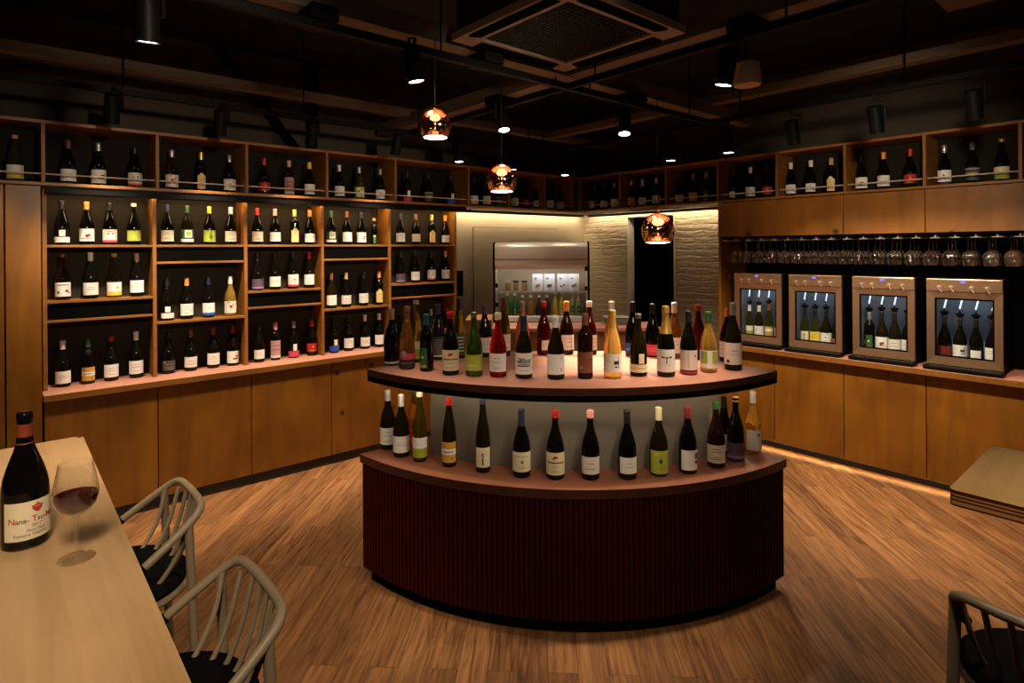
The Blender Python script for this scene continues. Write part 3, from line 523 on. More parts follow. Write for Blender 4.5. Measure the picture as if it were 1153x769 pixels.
# ================================================================== WINE DISPENSERS
M_PANE = thin_glass('clear_pane', (.92, .95, .95), .9)
M_INNER = mat('dispenser_lining', (.16, .18, .21), .4)
def dispenser(y0, y1, label, bots, where):
    w = y1-y0; t = thing('wine_dispenser', label, 'dispenser', (5.06, (y0+y1)/2, .87), 0, 'wine dispensers on the right worktop')
    x, h = w/2, .645            # local: +X into the wall, Y across
    bm = bmesh.new()
    box(bm, .015, .33, -x+.002, -x+.016, .03, h); box(bm, .015, .33, x-.016, x-.002, .03, h); box(bm, .015, .33, -x+.016, x-.016, h-.014, h); box(bm, .015, .33, -x+.016, x-.016, .03, .06); box(bm, .31, .33, -x+.016, x-.016, .06, h-.014)
    for sy in (-1, 1):
        box(bm, .04, .08, sy*(x-.05)-.02, sy*(x-.05)+.02, 0, .03); box(bm, .26, .30, sy*(x-.05)-.02, sy*(x-.05)+.02, 0, .03)
    new_obj('cabinet_body', bm, M_SATIN, t)
    bm = bmesh.new(); box(bm, .28, .305, -x+.02, x-.02, .06, h-.02); box(bm, .03, .28, -x+.017, -x+.02, .06, h-.02); box(bm, .03, .28, x-.02, x-.017, .06, h-.02); new_obj('lining', bm, M_INNER, t)
    # steel door frame with mitred corners: outer rect, inner rect, sunk towards the pane
    bm = bmesh.new(); zo0, zo1, zi0, zi1, yi = .035, .556, .092, .510, x-.046
    O = [(-x, zo0), (x, zo0), (x, zo1), (-x, zo1)]; I = [(-yi, zi0), (yi, zi0), (yi, zi1), (-yi, zi1)]
    fo = [bm.verts.new((0, a, b)) for a, b in O]; fi = [bm.verts.new((.006, a, b)) for a, b in I]; bo = [bm.verts.new((.02, a, b)) for a, b in O]; bi = [bm.verts.new((.02, a, b)) for a, b in I]
    for i in range(4):
        j = (i+1) % 4
        bm.faces.new((fo[i], fo[j], fi[j], fi[i])); bm.faces.new((fo[j], fo[i], bo[i], bo[j])); bm.faces.new((fi[i], fi[j], bi[j], bi[i])); bm.faces.new((bo[j], bo[i], bi[i], bi[j]))
    new_obj('door_frame', bm, M_STEEL, t)
    bm = bmesh.new(); vs = [bm.verts.new((.012, a, b)) for a, b in I]; bm.faces.new(vs); new_obj('glass_pane', bm, M_PANE, t)
    bm = bmesh.new(); box(bm, .0125, .016, -yi, -yi+.012, zi0, zi1); box(bm, .0125, .016, yi-.012, yi, zi0, zi1); box(bm, .0125, .016, -yi+.012, yi-.012, zi1-.012, zi1); box(bm, .0125, .016, -yi+.012, yi-.012, zi0, zi0+.012); new_obj('gasket', bm, M_BLACK, t)
    # control panel with rounded inset strip
    bm = bmesh.new(); box(bm, -.006, .03, -x, x, .557, h, 0, .003); cp = new_obj('control_panel', bm, M_STEEL, t)
    bm = bmesh.new()
    for k in range(14):
        if k in (6, 7): continue
        box(bm, -.0068, -.006, -.15+.022*k, -.145+.022*k, .622, .626)
    new_obj('button_row', bm, M_DARKMET, cp)
    bm = bmesh.new(); lathe(bm, [(0, 0), (.015, 0), (.015, .003), (0, .004)], 16); o = new_obj('blue_display', bm, L_BLUE, cp); o.rotation_euler = (0, -PI/2, 0); o.location = (-.007, .0, .624); o.scale = (.55, 1, 1)
    for k, yy in enumerate((-.135, -.05, .065, .135)):
        tp = bmesh.new(); tube(tp, [(-.006, yy, .592), (-.03, yy, .590)], .006, 10); tube(tp, [(-.03, yy, .590), (-.04, yy, .586)], [.011, .009], 12)
        tube(tp, [(-.03, yy, .586), (-.036, yy-.018, .555)], .003, 8)
        new_obj('tap', tp, M_STEELW, t, True)
    bm = bmesh.new(); box(bm, -.075, .03, -x-.01, x+.01, .004, .030, 0, .006); tr = new_obj('drip_tray', bm, M_SATIN, t)
    bm = bmesh.new()
    for k in range(18): box(bm, -.068, -.012, -x+.012+k*(w-.03)/17, -x+.018+k*(w-.03)/17, .0302, .033)
    new_obj('tray_grille', bm, M_DARKMET, tr)
    bm = bmesh.new(); box(bm, .10, .13, -x+.04, x-.04, h-.022, h-.0155); new_obj('interior_light', bm, L_COOL, t)
    bm = bmesh.new()
    for k in range(4): yy = x-.078-k*(w-.156)/3.; tube(bm, [(.09, yy-.025, .515), (.12, yy, .43)], .005, 8)
    new_obj('pouring_tube', bm, mat('frosted_tube_glow', (.75, .85, .95), .3, emit=(.6, .8, 1.), es=1.6), t, True)  # emission added so the tubes look brightly lit
    for k, s in enumerate(bots):
        yy = x-.078-k*(w-.156)/3.
        p = Vector((5.06+.125, (y0+y1)/2+yy, .87+.0605))
        b = bottle(p, s, where % ORD[k], 'bottles inside the wine dispensers', (-1, 0))
        H = float(s.split()[5]) if len(s.split()) > 5 else .3
        bm = bmesh.new(); lathe(bm, [(0, H+.004), (.017, H+.004), (.017, H+.016), (.026, H+.018), (.026, H+.034), (.008, H+.036), (.006, H+.05), (0, H+.05)], 16); new_obj('dispensing_stopper', bm, M_SATIN, b, True)
dispenser(2.329, 2.757, 'steel framed wine dispenser nearest the brick wall, green-labelled bottle inside', ['h gh white s WG .29', 'b ol white s W .29', 'h gh brown s OW .31', 'h ol black s W .29'], '%s from left in farthest dispenser')
dispenser(1.848, 2.264, 'steel framed wine dispenser with emblem label bottle, second from brick wall', ['h gh black s EA .29', 'b gh black s Y .29', 'b ol black s WE .29', 'b ol black s PF .29'], '%s from left in second dispenser')
dispenser(1.350, 1.768, 'steel framed wine dispenser with a picture label bottle, third from brick wall', ['x dk silver s GV .30', 'b ol black s WP .31', 'b ol black s Pl .31', 'b dk black s W .30'], '%s from left in third dispenser')
dispenser(.845, 1.276, 'large nearest steel wine dispenser with a maroon labelled bottle inside', ['b dk black s RA .31', 'b dk black s KB .30', 'b dk black s SR .30', 'b dk black s W .30'], '%s from left in nearest dispenser')

# ================================================================== HANGING GLASSES
t = thing('glass_rack', 'black hanging rack for stemware under the wall cabinets', 'rack', (5.15, 1.7, 1.80))
gy = [2.767-.1155*i for i in range(18)]
for y in [gy[0]+.058]+[y-.058 for y in gy]:
    bm = bmesh.new(); box(bm, 5.0, 5.40, y-.029, y+.029, 1.806, 1.810); box(bm, 5.0, 5.40, y-.004, y+.004, 1.810, 1.828); o = new_obj('rail', bm, M_STEELW, t); o.location = -t.location
M_WG = thin_glass('stemware_glass', (.93, .92, .90), 1., .13, 2.2, .04)
def goblet(bm):  # upside-down from foot at z=0 downwards (bowl .085 wide)
    P = [(0, 0), (.034, .0005), (.034, .002), (.012, .005), (.004, .012), (.0036, .09), (.007, .098), (.021, .107), (.034, .123), (.0405, .145), (.040, .165), (.036, .185), (.0315, .205)]
    lathe(bm, [(r, -z) for r, z in P], 20)
bm = bmesh.new(); goblet(bm); GOB = mesh_of('wine_glass', bm, [M_WG])
for row, x in enumerate((5.085, 5.185, 5.285)):
    for i, y in enumerate(gy):
        o = bpy.data.objects.new('hanging_wine_glass', GOB); COL.objects.link(o); o.location = (x, y, 1.8126)
        tag(o, 'upside-down wine glass hanging %s from the brick wall in the %s row of the rack' % (ORD[i], ('front', 'middle', 'rear')[row]), 'glass', 'wine glasses in the hanging rack')

# ================================================================== ISLAND
IC = (3.07, 3.015)
def arc(R, a0, a1, n): return [(IC[0]+R*math.cos(math.radians(a0+(a1-a0)*i/n)), IC[1]+R*math.sin(math.radians(a0+(a1-a0)*i/n))) for i in range(n+1)]
def sector(R, n=72, inset=0.):
    a0 = 180+math.degrees(math.asin((IC[1]-2.91+inset)/R)); a1 = 270-math.degrees(math.asin((IC[0]-3.035+inset)/R))
    return arc(R, a0, a1, n)+[(3.035-inset, 2.233+inset*.4), (2.257+inset*.4, 2.91-inset)]
isl = thing('display_island', 'quarter-round slatted display island in the middle of the room', 'island', (IC[0]-.7, IC[1]-.7, 0))
def ip(name, bm, m, smooth=False):
    o = new_obj(name, bm, m, isl, smooth); o.location = -isl.location; return o
bm = bmesh.new(); prism(bm, sector(1.60, inset=.04), 0.001, .075); ip('toe_kick', bm, M_BLACK, True)
# fluted skin
bm = bmesh.new(); ns = 96; pts = []
a0, a1 = 184.0, 268.2
for i in range(ns):
    st = (a1-a0)/ns; b = a0+i*st
    for f, r in ((.0, 1.622), (.12, 1.622), (.18, 1.632), (.30, 1.6345), (.70, 1.6345), (.86, 1.632), (.92, 1.622)): pts.append((IC[0]+r*math.cos(math.radians(b+f*st)), IC[1]+r*math.sin(math.radians(b+f*st))))
poly = pts+[(3.03, 2.233), (2.257, 2.905)]
prism(bm, poly, .07, .625); ip('slatted_base', bm, M_SLAT)
bm = bmesh.new(); prism(bm, sector(1.640), .622, .665, 0, 1); ip('lower_top', bm, [W_RIM, W_ISLE], False)
bm = bmesh.new(); prism(bm, arc(1.40, 194.7, 257.3, 40)+list(reversed(arc(1.36, 194.7, 257.3, 40))), .665, 1.0749); ip('core_panel', bm, M_COREGREY, True)
bm = bmesh.new(); prism(bm, sector(1.595), 1.075, 1.110, 0, 1); tp = ip('upper_top', bm, [W_RIM, W_TOPS], False)
bm = bmesh.new(); so, si = sector(1.594, inset=.001), sector(1.580, inset=.015)
for k in range(len(so)):
    j = (k+1) % len(so); q = [bm.verts.new((*pp, zz)) for pp in (so[k], so[j], si[j], si[k]) for zz in (1.046, 1.0749)]
    bm.faces.new((q[0], q[2], q[3], q[1])); bm.faces.new((q[4], q[6], q[7], q[5])); bm.faces.new((q[0], q[6], q[4], q[2]))
bmesh.ops.remove_doubles(bm, verts=bm.verts, dist=1e-5); ip('edge_band', bm, M_BLACK)
bm = bmesh.new(); prism(bm, arc(1.577, 187, 266, 40)+list(reversed(arc(1.567, 187, 266, 40))), 1.066, 1.070); ip('led_strip', bm, L_ISLE)
for a, b in ((2.85, 2.0), (2.45, 2.55), (2.1, 2.78)):
    bm = bmesh.new(); lathe(bm, [(0, .665), (.022, .665), (.022, 1.0748), (0, 1.0748)], 16, 0, a, b); ip('support_post', bm, M_SATIN, True)

FWV = Vector((FW[0], FW[1], 0))
def on_top(px, base, z):
    p = on_z(px, base, z); return p+Vector((p.x, p.y, 0)).normalized()*.040
def island_row(rows, z, place):
    for k, (px, base, top, spec) in enumerate(rows):
        p = on_top(px, base, z); d = p.x*FW[0]+p.y*FW[1]
        pt = on_z(px, base, z); h = (base-top)/F*d
        q = spec.split(); H = max(.27, min(.36, h))
        bottle(p, ' '.join(q[:5]+['%.2f' % H]+q[5:]), place % ORD[k], 'bottles displayed on the island')
FRONT = [(441, 412, 349, 'b ol cream s TN'), (458.5, 416.5, 347, 'c am brown s PB .92'), (480.5, 419, 354, 'x dk teal s GV .98 -35'), (507.5, 423, 353, 'b dk red w NT'), (534, 424.5, 354, 'b gr silver k G'), (561, 425.5, 354.5, 'b rs cream w W 1 -10'),
 (590, 427, 356, 'b ol navy l LK'), (626, 428, 357, 'b ol white s KJ'), (659, 427.5, 354, 'x br brown s DO'), (690, 427, 352, 'c yl white k KB .97'), (719, 424.5, 354, 'b ol silver k SL'), (750, 425, 348, 'c dk gold f TR .97'), (775.5, 422.5, 352, 'b dk black s RD'), (798, 420, 351.5, 'b yw green s MC'), (825.5, 417.5, 342, 'b ol silver s VT')]
REAR = [(450, 407.5, 355, 'b dk black s N'), (469, 408.5, 340, 'h gh cream k CL'), (493.5, 405.5, 344, 'b pu purple s TX'), (517, 404, 338, 'h gh navy s GT'), (546, 402.5, 344, 'b pu purple s W 1 25'), (568, 401.5, 336, 'h gh maroon s W 1 40'), (588.5, 400, 341, 'b co silver s N'), (612.5, 400.2, 341, 'b rb red w SR 1 25'), (638, 399.8, 341, 'b br orange s W 1 30'),
 (664, 400, 341, 'b rb white w W 1 45'), (689, 400.5, 341, 'b am white s N'), (712.5, 401.3, 341, 'b dk black s BL 1 -20'), (735, 402.3, 342.5, 'b dk black s RL'), (759.5, 403.5, 342, 'b am pale s W'), (786.5, 405.5, 344, 'b rb red w N'), (819.5, 408.5, 346, 'b ol orange s W 1 -60')]
LOWER = [(437, 507, 441, 'b ol white s W'), (452, 515.5, 447, 'b ol white s W2'), (473, 521, 445, 'h gh cream k WG'), (506, 527, 450, 'h ol red w OR 1 -10'), (544, 533.5, 453.5, 'h ol navy k EA'), (587.5, 539, 464, 'b dk navy l PS'), (625.5, 541, 464.5, 'b dk red w NT'), (665, 541.5, 465, 'b dk pink w Pl'),
 (706.5, 541, 465, 'b dk black s Ws 1 12'), (742, 537, 462, 'b ol cream s LY 1 12'), (774.5, 534.5, 460.5, 'b dk maroon s VR 1 25'), (806.5, 528, 455.5, 'b br green w Bg'), (828.5, 520, 449.5, 'b dk tan k PU'), (848, 511, 443.5, 'b yw white s OC 1 8')]
island_row(FRONT, 1.110, '%s from left in front row on island top')
island_row(REAR, 1.110, '%s from left in back row on island top')
island_row(LOWER, .665, '%s from left on lower island ledge')
for px, base, top, spec, w in ((466.5, 503, 447, 'b am brass s R', 'behind the third bottle on lower island ledge'), (815.5, 514, 451, 'h dk black s W 1 40', 'behind the two right dark bottles on lower island ledge')):
    p = on_top(px, base, .665); q = spec.split(); bottle(p, ' '.join(q[:5]+['.30']+q[5:]), w, 'bottles displayed on the island')

# ================================================================== WALL SHELF BOTTLES
UP_L = [(0, [(17, 'b gh tan k YW')]), (1, [(77, 'b dk brown s W2'), (111, 'b dk silver s SW'), (152, 'b dk black s BR')]), (2, [(193.5, 'b at silver s AP'), (226.5, 'x dk gold s A .9'), (258.5, 'b dk silver s WE')]),
 (3, [(297.5, 'b dk red s R'), (325.5, 'x dk pink s P'), (348.5, 'b dk yellow s W')]), (4, [(382, 'b dk white s W'), (404.5, 'b gh silver s PT'), (428, 'b dk silver s W2')]), (5, [(458.5, 'b dk black s sR'), (482, 'b dk black s X'), (507.5, 'b dk black s sB')]),
 (6, [(533.5, 'b dk black s YW'), (547.5, 'b dk black s W'), (561.5, 'b dk black s X')]), (7, [(579, 'b dk black s W'), (591, 'b dk black s R'), (603.5, 'b dk brown s Ws')]), (8, [(619, 'b dk black s W'), (630.5, 'b dk black s W2'), (640, 'b dk brown s Y')])]
for bay, L in UP_L:
    for k, (px, s) in enumerate(L):
        x = on_y(px, 200, 4.735).x
        bottle(Vector((x, 4.735, ZB1)), s+' .29' if len(s.split()) == 5 else s.replace(' A .9', ' A .29 .9'), '%s in %s bay, high left shelf' % (ORD[k], ORD[bay]), 'bottles on the high left shelf', (0, -1))
UP_R = [(0, [(666, 'b dk black s W'), (680, 'b dk black s W2'), (692, 'b dk tan s SW')]), (1, [(711, 'b dk cream s Y'), (723.5, 'b dk white l W2'), (739, 'b dk white s W')]), (2, [(765, 'b dk black s SP'), (780.5, 'b dk tan s Y'), (795.5, 'h gh tan s GV')]), (3, [(825, 'x dk black s SR'), (845, 'b dk white s W'), (864, 'b dk black s R')]),
 (4, [(890.5, 'b dk white s W2'), (913, 'b dk white s Ws'), (936, 'x dk tan s A')]), (5, [(970, 'b dk black s WP'), (995, 'b dk orange s W'), (1025, 'b dk red s R')]), (6, [(1063.5, 'b dk silver s EB'), (1095, 'b dk silver s X'), (1128, 'b dk gold k CL')])]
for bay, L in UP_R:
    for k, (px, s) in enumerate(L):
        y = on_x(px, 200, 5.10).y
        bottle(Vector((5.10, y, ZB1)), s+' .29', '%s in %s bay, high right shelf' % (ORD[k], ORD[bay]), 'bottles on the high right shelf', (-1, 0))
R1 = [[(70, 'b dk black s S'), (98, 'b dk orange s WP'), (124, 'b dk black s BR'), (151, 'b dk cream k G')], [(188.5, 'b dk navy s Bg'), (211, 'b ol green s GW'), (236, 'b dk yellow s GP'), (260, 'b dk white s Bg')], [(290, 'b dk red s Bg'), (310, 'b dk pink s Pl'), (332, 'x dk yellow s A'), (349, 'b dk orange s SP')],
 [(373, 'b dk green s GW'), (391, 'b dk brown s W'), (407, 'b dk navy s SW'), (421.5, 'x dk orange w GS .24 .8')], [(451, 'b dk navy s W'), (468.5, 'b dk brown s Pl'), (486.5, 'x dk yellow s A'), (501.5, 'b dk orange s SP')]]
R2 = [[(70.5, 'b pk brown k FG'), (102, 'b dk white s W2 .31'), (128.5, 'b pw tan k GB'), (154, 'b dk tan s W')], [(188, 'b dk black s S'), (210, 'b dk orange s W'), (234.5, 'b dk navy s WB'), (259, 'b yw white s AP')], [(290, 'b dk black s PU'), (309.5, 'b dk black s W2'), (330, 'b dk black s WR'), (348, 'b dk red s W')],
 [(373, 'b ol brown s W'), (389.5, 'b dk tan s Pl'), (409, 'b dk black s W'), (426.5, 'x dk orange s A')], [(451, 'b dk black s PU'), (467.5, 'b dk black s W2'), (485.5, 'b dk black s WR'), (501.5, 'b dk orange s W')]]
R3 = [[(70, 'b dk white s W2'), (98.5, 'x dk green s OR'), (124.5, 'b dk red w W'), (152.5, 'b dk white s W .32')], [(189, 'b dk black s D'), (214, 'b dk brown s Pl'), (239.5, 'b dk maroon s W'), (261.5, 'b dk maroon s SW')], [(291, 'b dk black s Ws'), (309.5, 'x dk pink s P'), (330, 'b dk silver s sR'), (350.5, 'b dk red s R')],
 [(375.5, 'b dk black s sB'), (392, 'b dk black s W'), (410.5, 'b dk white s W2'), (426.5, 'b dk white s W')], [(450, 'b dk black s W'), (468, 'b dk black s Ws'), (485, 'b dk silver s Pl'), (503, 'b dk red s R')]]
YB = 4.85
for rows, nm in ((R1, 'top'), (R2, 'middle'), (R3, 'bottom')):
    for bay, L in enumerate(rows):
        z = ZA if rows is R1 else (.87 if rows is R3 else (ZBs if bay % 2 == 0 else ZCs))
        for k, (px, s) in enumerate(L):
            x = on_y(px, 300, YB).x
            if len(s.split()) == 5: s += ' .29' if rows is R1 else ' .30'
            bottle(Vector((x, YB, z)), s, '%s in %s bay, %s left row' % (ORD[k], ORD[bay], nm), 'bottles on the left wall shelving', (0, -1))

# ================================================================== KITCHEN CORNER: open fridge and back counter
D45 = -PI/4        # local +X runs to the right along the front, local +Y towards the corner
fr = thing('display_fridge', 'tall steel open-front display fridge in the corner', 'fridge', (3.965, 4.165, 0), D45)
HW = .47
M_FLIN = mat('fridge_lining', (.42, .33, .22), .5)
M_HOOD = mat('satin_steel_hood', (.80, .70, .60), .36, metal=.2)
def fp(name, bm, m, smooth=False, parent=fr): return new_obj(name, bm, m, parent, smooth)
bm = bmesh.new()
def side_poly(x0, x1):
    poly = [(.0, .0), (.46, .0), (.46, 1.80), (.09, 1.815), (.03, 1.80), (-.01, 1.75), (-.012, 1.585), (.02, 1.54), (.02, 1.10), (-.01, 1.09), (-.01, .0)]
    a = [bm.verts.new((x0, y, z)) for y, z in poly]; b = [bm.verts.new((x1, y, z)) for y, z in poly]; n = len(poly)
    for i in range(n): bm.faces.new((a[i], a[(i+1) % n], b[(i+1) % n], b[i]))
    bm.faces.new(a); bm.faces.new(list(reversed(b)))
side_poly(-HW, -HW+.018); side_poly(HW-.018, HW); fp('side_panels', bm, M_BLACK)
bm = bmesh.new(); box(bm, -HW+.018, HW-.018, .40, .455, .0, 1.79); box(bm, -HW+.018, HW-.018, .03, .40, 1.055, 1.075); fp('lining', bm, M_FLIN)
bm = bmesh.new(); box(bm, -HW+.018, -HW+.022, .03, .40, 1.075, 1.56); box(bm, HW-.022, HW-.018, .03, .40, 1.075, 1.56); fp('inner_sides', bm, M_FLIN)
bm = bmesh.new(); P = [(.45, 1.812), (.10, 1.812), (.05, 1.805), (.015, 1.785), (.0, 1.755), (-.004, 1.648), (.012, 1.645), (.012, 1.640), (-.006, 1.637), (-.008, 1.588), (.03, 1.575), (.05, 1.548), (.05, 1.60), (.45, 1.60)]
a = [bm.verts.new((-HW+.019, y, z)) for y, z in P]; b = [bm.verts.new((HW-.019, y, z)) for y, z in P]
for i in range(len(P)): bm.faces.new((a[i], a[(i+1) % len(P)], b[(i+1) % len(P)], b[i]))
fp('curved_hood', bm, M_HOOD, True)
bm = bmesh.new(); box(bm, -HW+.05, HW-.05, .10, .13, 1.588, 1.598); fp('interior_light', bm, L_FRIDGE)
bm = bmesh.new(); box(bm, -HW+.03, HW-.03, .12, .39, 1.318, 1.324); fp('glass_shelf', bm, thin_glass('shelf_glass', (.86, .92, .90), .9))
bm = bmesh.new(); box(bm, -HW+.03, HW-.03, .10, .12, 1.308, 1.326, 0, .002); fp('shelf_edge', bm, M_STEELW)
bm = bmesh.new(); box(bm, -HW+.019, HW-.019, -.02, .03, 1.038, 1.090, 0, .004); box(bm, -HW+.019, HW-.019, -.01, .03, .02, 1.0); fp('front_lip', bm, mat('pale_lip', (.80, .70, .62), .4))
bm = bmesh.new(); box(bm, -HW+.019, HW-.019, .0, .03, 1.0, 1.038); fp('front_slot', bm, M_BLACK)
bm = bmesh.new()
for zz in (1.36, 1.55): box(bm, HW-.045, HW-.022, .02, .05, zz-.02, zz+.02, 0, .004); box(bm, -HW+.022, -HW+.045, .02, .05, zz-.18, zz-.14, 0, .004)
fp('hinge_knobs', bm, M_BLACK)
def fridge_pt(px, y, z):
    """a spot inside the fridge on its local plane y = const"""
    n = Vector((math.sin(-D45), math.cos(-D45)))  # world direction of local +Y
    o = Vector((fr.location.x, fr.location.y))+n*y; r = ray(px, 320); tt = o.dot(n)/(r[0]*n.x+r[1]*n.y)
    return Vector((r[0]*tt, r[1]*tt, z))
FRZ = 1.0755
def soda(px, spec, label, H=.22, w=.8):
    p = fridge_pt(px, .24, FRZ); q = spec.split()
    g, c, lb = q
    r = thing('drink_bottle', label, 'bottle', p, math.atan2(-p.y, -p.x), 'small drinks in the display fridge')
    link('glass_body', shared(('b', 'b', H, g, w), lambda: body_mesh('b', H, g, w)), r); link('cap', shared(('c', 'b', H, c, w, 'w'), lambda: cap_mesh('b', H, c, w, 'w')), r)
    if lb != 'N': link('paper_label', shared(('l', 'b', H, lb, w), lambda: label_mesh('b', H, lb, w)), r)
GLASS['sg'] = mat('soda_green_glass', (.03, .36, .06), .05, trans=.5, ior=1.3)
GLASS['sy'] = mat('soda_yellow', (.75, .55, .10), .05, trans=.5, ior=1.3)
GLASS['st'] = mat('soda_tea', (.45, .22, .06), .05, trans=.4, ior=1.3)
GLASS['sk'] = mat('soda_dark', (.03, .02, .02), .08)
GLASS['sc'] = mat('soda_clear', (.75, .82, .55), .05, trans=.7, ior=1.3)
soda(571, 'sg white GV', 'green soda bottle with white cap, leftmost in display fridge'); soda(579.5, 'sg white GV', 'green soda bottle with white cap, second from left in display fridge')
soda(588, 'st white N', 'tea coloured drink bottle behind coral wine, third in display fridge', .20, .95); soda(597.5, 'st white N', 'tea coloured drink bottle with white cap, fourth in display fridge', .20, .95)
soda(607, 'sk white N', 'black drink bottle with pale cap, fifth in display fridge', .20, .95); soda(615.5, 'sk white N', 'black drink bottle behind red capped wine, sixth in display fridge', .20, .95)
soda(625, 'sy cream N', 'yellow soda bottle, seventh from left in display fridge', .24); soda(632.5, 'sy cream N', 'yellow soda bottle, eighth from left in display fridge', .24)
soda(644.5, 'sc white GV', 'clear green labelled soda bottle, second from right in display fridge', .245); soda(651.5, 'sc white GV', 'clear green labelled soda bottle, rightmost in display fridge', .245)
for k, px in enumerate((572, 581, 590.5)):
    p = fridge_pt(px, .24, 1.3245); j = thing('snack_jar', 'small glass jar of snacks on the fridge shelf, %s from left' % ORD[k], 'jar', p, 0, 'snack jars in the display fridge')
    bm = bmesh.new(); lathe(bm, [(0, .004), (.026, .0), (.029, .006), (.029, .07), (.025, .08), (.025, .085)], 18); new_obj('glass', bm, thin_glass('jar_glass', (.9, .9, .86)), j, True)
    bm = bmesh.new(); lathe(bm, [(0, .006), (.027, .006), (.027, .066), (.02, .07), (0, .071)], 14); new_obj('contents', bm, mat('pickled_snacks', (.35, .20, .05), .5, noise=.7, nscale=120), j, True)
    bm = bmesh.new(); lathe(bm, [(.027, .082), (.029, .084), (.029, .10), (.026, .102), (0, .102)], 18); new_obj('lid', bm, [M_STEELW, M_DARKMET, M_DARKMET][k], j, True)
M_POUCH = mat('white_pouch', (.80, .84, .88), .35)
for k, (px, c) in enumerate(((605.5, 'tan'), (618.5, 'brown'), (633.5, 'apricot'), (646, 'tan'))):
    p = fridge_pt(px, .22, 1.3245); j = thing('snack_pouch', 'white snack pouch with food picture, %s from left on fridge shelf' % ORD[k], 'pouch', p, D45, 'white pouches in the display fridge')
    bm = bmesh.new(); g = []
    for a in range(7):
        z = .170*a/6; th = .022*math.sin(PI*min(1, (a+.6)/6.6))+.001; g.append([bm.verts.new((xx*.054, s*th*(1-abs(xx)**3), z)) for s in (-1, 1) for xx in ((-1, -.5, 0, .5, 1) if s < 0 else (1, .5, 0, -.5, -1))])
    for a, b in zip(g, g[1:]):
        for i in range(10): bm.faces.new((a[i], a[(i+1) % 10], b[(i+1) % 10], b[i]))
    bm.faces.new(g[0]); bm.faces.new(list(reversed(g[-1]))); bmesh.ops.remove_doubles(bm, verts=bm.verts, dist=1e-5); new_obj('pouch_body', bm, M_POUCH, j, True)
    bm = bmesh.new()
    for dx, dz, rr, mi in ((0, .05, .024, 0), (-.012, .045, .012, 1), (.014, .06, .012, 2), (-.02, .125, .015, 3)):
        vs = [bm.verts.new((dx+rr*math.cos(i*PI/6), -.0238-.0006*mi, dz+rr*.7*math.sin(i*PI/6))) for i in range(12)]; bm.faces.new(vs).material_index = mi
    new_obj('printed_picture', bm, [paper(c), paper('darkgrey'), paper('brown'), paper('lime' if k > 1 else 'grey')], j)
# back counter (front faces the camera)
BC = thing('back_counter', 'wooden back counter with reddish top in front of the fridge', 'counter', (3.75, 3.65, 0), math.atan2(RT[1], RT[0]))
W_BACK = wood('brown_counter_front', (.30, .12, .045), (.20, .075, .025), 'Z', 1., 12., .5)
bm = bmesh.new(); box(bm, -.87, .84, .02, .40, 0, 1.012); new_obj('body', bm, W_BACK, BC)
bm = bmesh.new(); box(bm, -.87, .86, 0, .42, 1.012, 1.045, 0, .003); new_obj('worktop', bm, W_TOPS, BC)
bm = bmesh.new(); box(bm, -.87, -.64, -.01, .42, 1.045, 1.125, 0, .003); new_obj('raised_end', bm, W_BACK, BC)
p = on_z(694, 365.5, 1.0455)
t = thing('ice_bin', 'low grey metal bin on the back counter by the brick wall', 'bin', p, BC.rotation_euler.z)
bm = bmesh.new(); box(bm, -.105, .105, -.03, .09, 0, .07, 0, .02); new_obj('bin_body', bm, mat('grey_bin', (.16, .15, .14), .4, metal=.5), t, True)
bm = bmesh.new(); tube(bm, [(-.108, -.033, .071), (.108, -.033, .071), (.108, .093, .071), (-.108, .093, .071), (-.108, -.033, .071)], .004, 8); new_obj('rim', bm, M_STEELW, t, True)

# ================================================================== CEILING GEAR
RZ = 2.70
def rail(name, a, b, label):
    a, b = Vector(a), Vector(b); t = thing('lighting_track', label, 'track', (a+b)/2)
    bm = bmesh.new(); w = .018; al = abs(a.x-b.x) > abs(a.y-b.y)
    d = (a.x, b.x, a.y-w, a.y+w, RZ, RZ+.035) if al else (a.x-w, a.x+w, a.y, b.y, RZ, RZ+.035)
    box(bm, *d, 0, .002); o = new_obj('rail', bm, M_SATIN, t); o.location = -t.location
    n = int((b-a).length/1.1)
    for i in range(n+1):
        p = a+(b-a)*(.04+.92*i/max(1, n)); bm = bmesh.new(); tube(bm, [(p.x, p.y, RZ+.035), (p.x, p.y, ZC)], .005, 6); o = new_obj('hanger_rod', bm, M_BLACK, t); o.location = -t.location
rail('a', (-1.9, 4.25, RZ), (4.13, 4.25, RZ), 'long black lighting track in front of the left shelving')
rail('b', (4.15, -2.3, RZ), (4.15, 4.6, RZ), 'long black lighting track in front of the right shelving')
rail('c', (-1.9, 2.46, RZ), (4.12, 2.46, RZ), 'black lighting track crossing above the island along the left beam')
rail('d', (2.57, -2.3, RZ), (2.57, 2.43, RZ), 'black lighting track running from the island toward the right foreground')
rail('e', (-1.9, .35, RZ), (2.5, .35, RZ), 'black lighting track added overhead in front of the camera, out of view')  # added out of view, only carries the fill spots
rail('d', (2.57, 2.49, RZ), (2.57, 4.2, RZ), 'short black lighting track between island and left shelving')
def beam(dims, label):
    o = B('ceiling_beam', dims, M_BEAM, None, .002); o['kind'] = 'structure'
beam((-1.9, 4.9, 2.50, 2.60, 2.80, 2.90), ''); beam((2.61, 2.71, -2.4, 2.49, 2.80, 2.90), ''); beam((2.61, 2.71, 2.61, 4.9, 2.80, 2.90), ''); beam((-1.9, 5.4, 4.33, 4.43, 2.88, 2.94), ''); beam((4.23, 4.33, -2.4, 4.32, 2.88, 2.94), '')
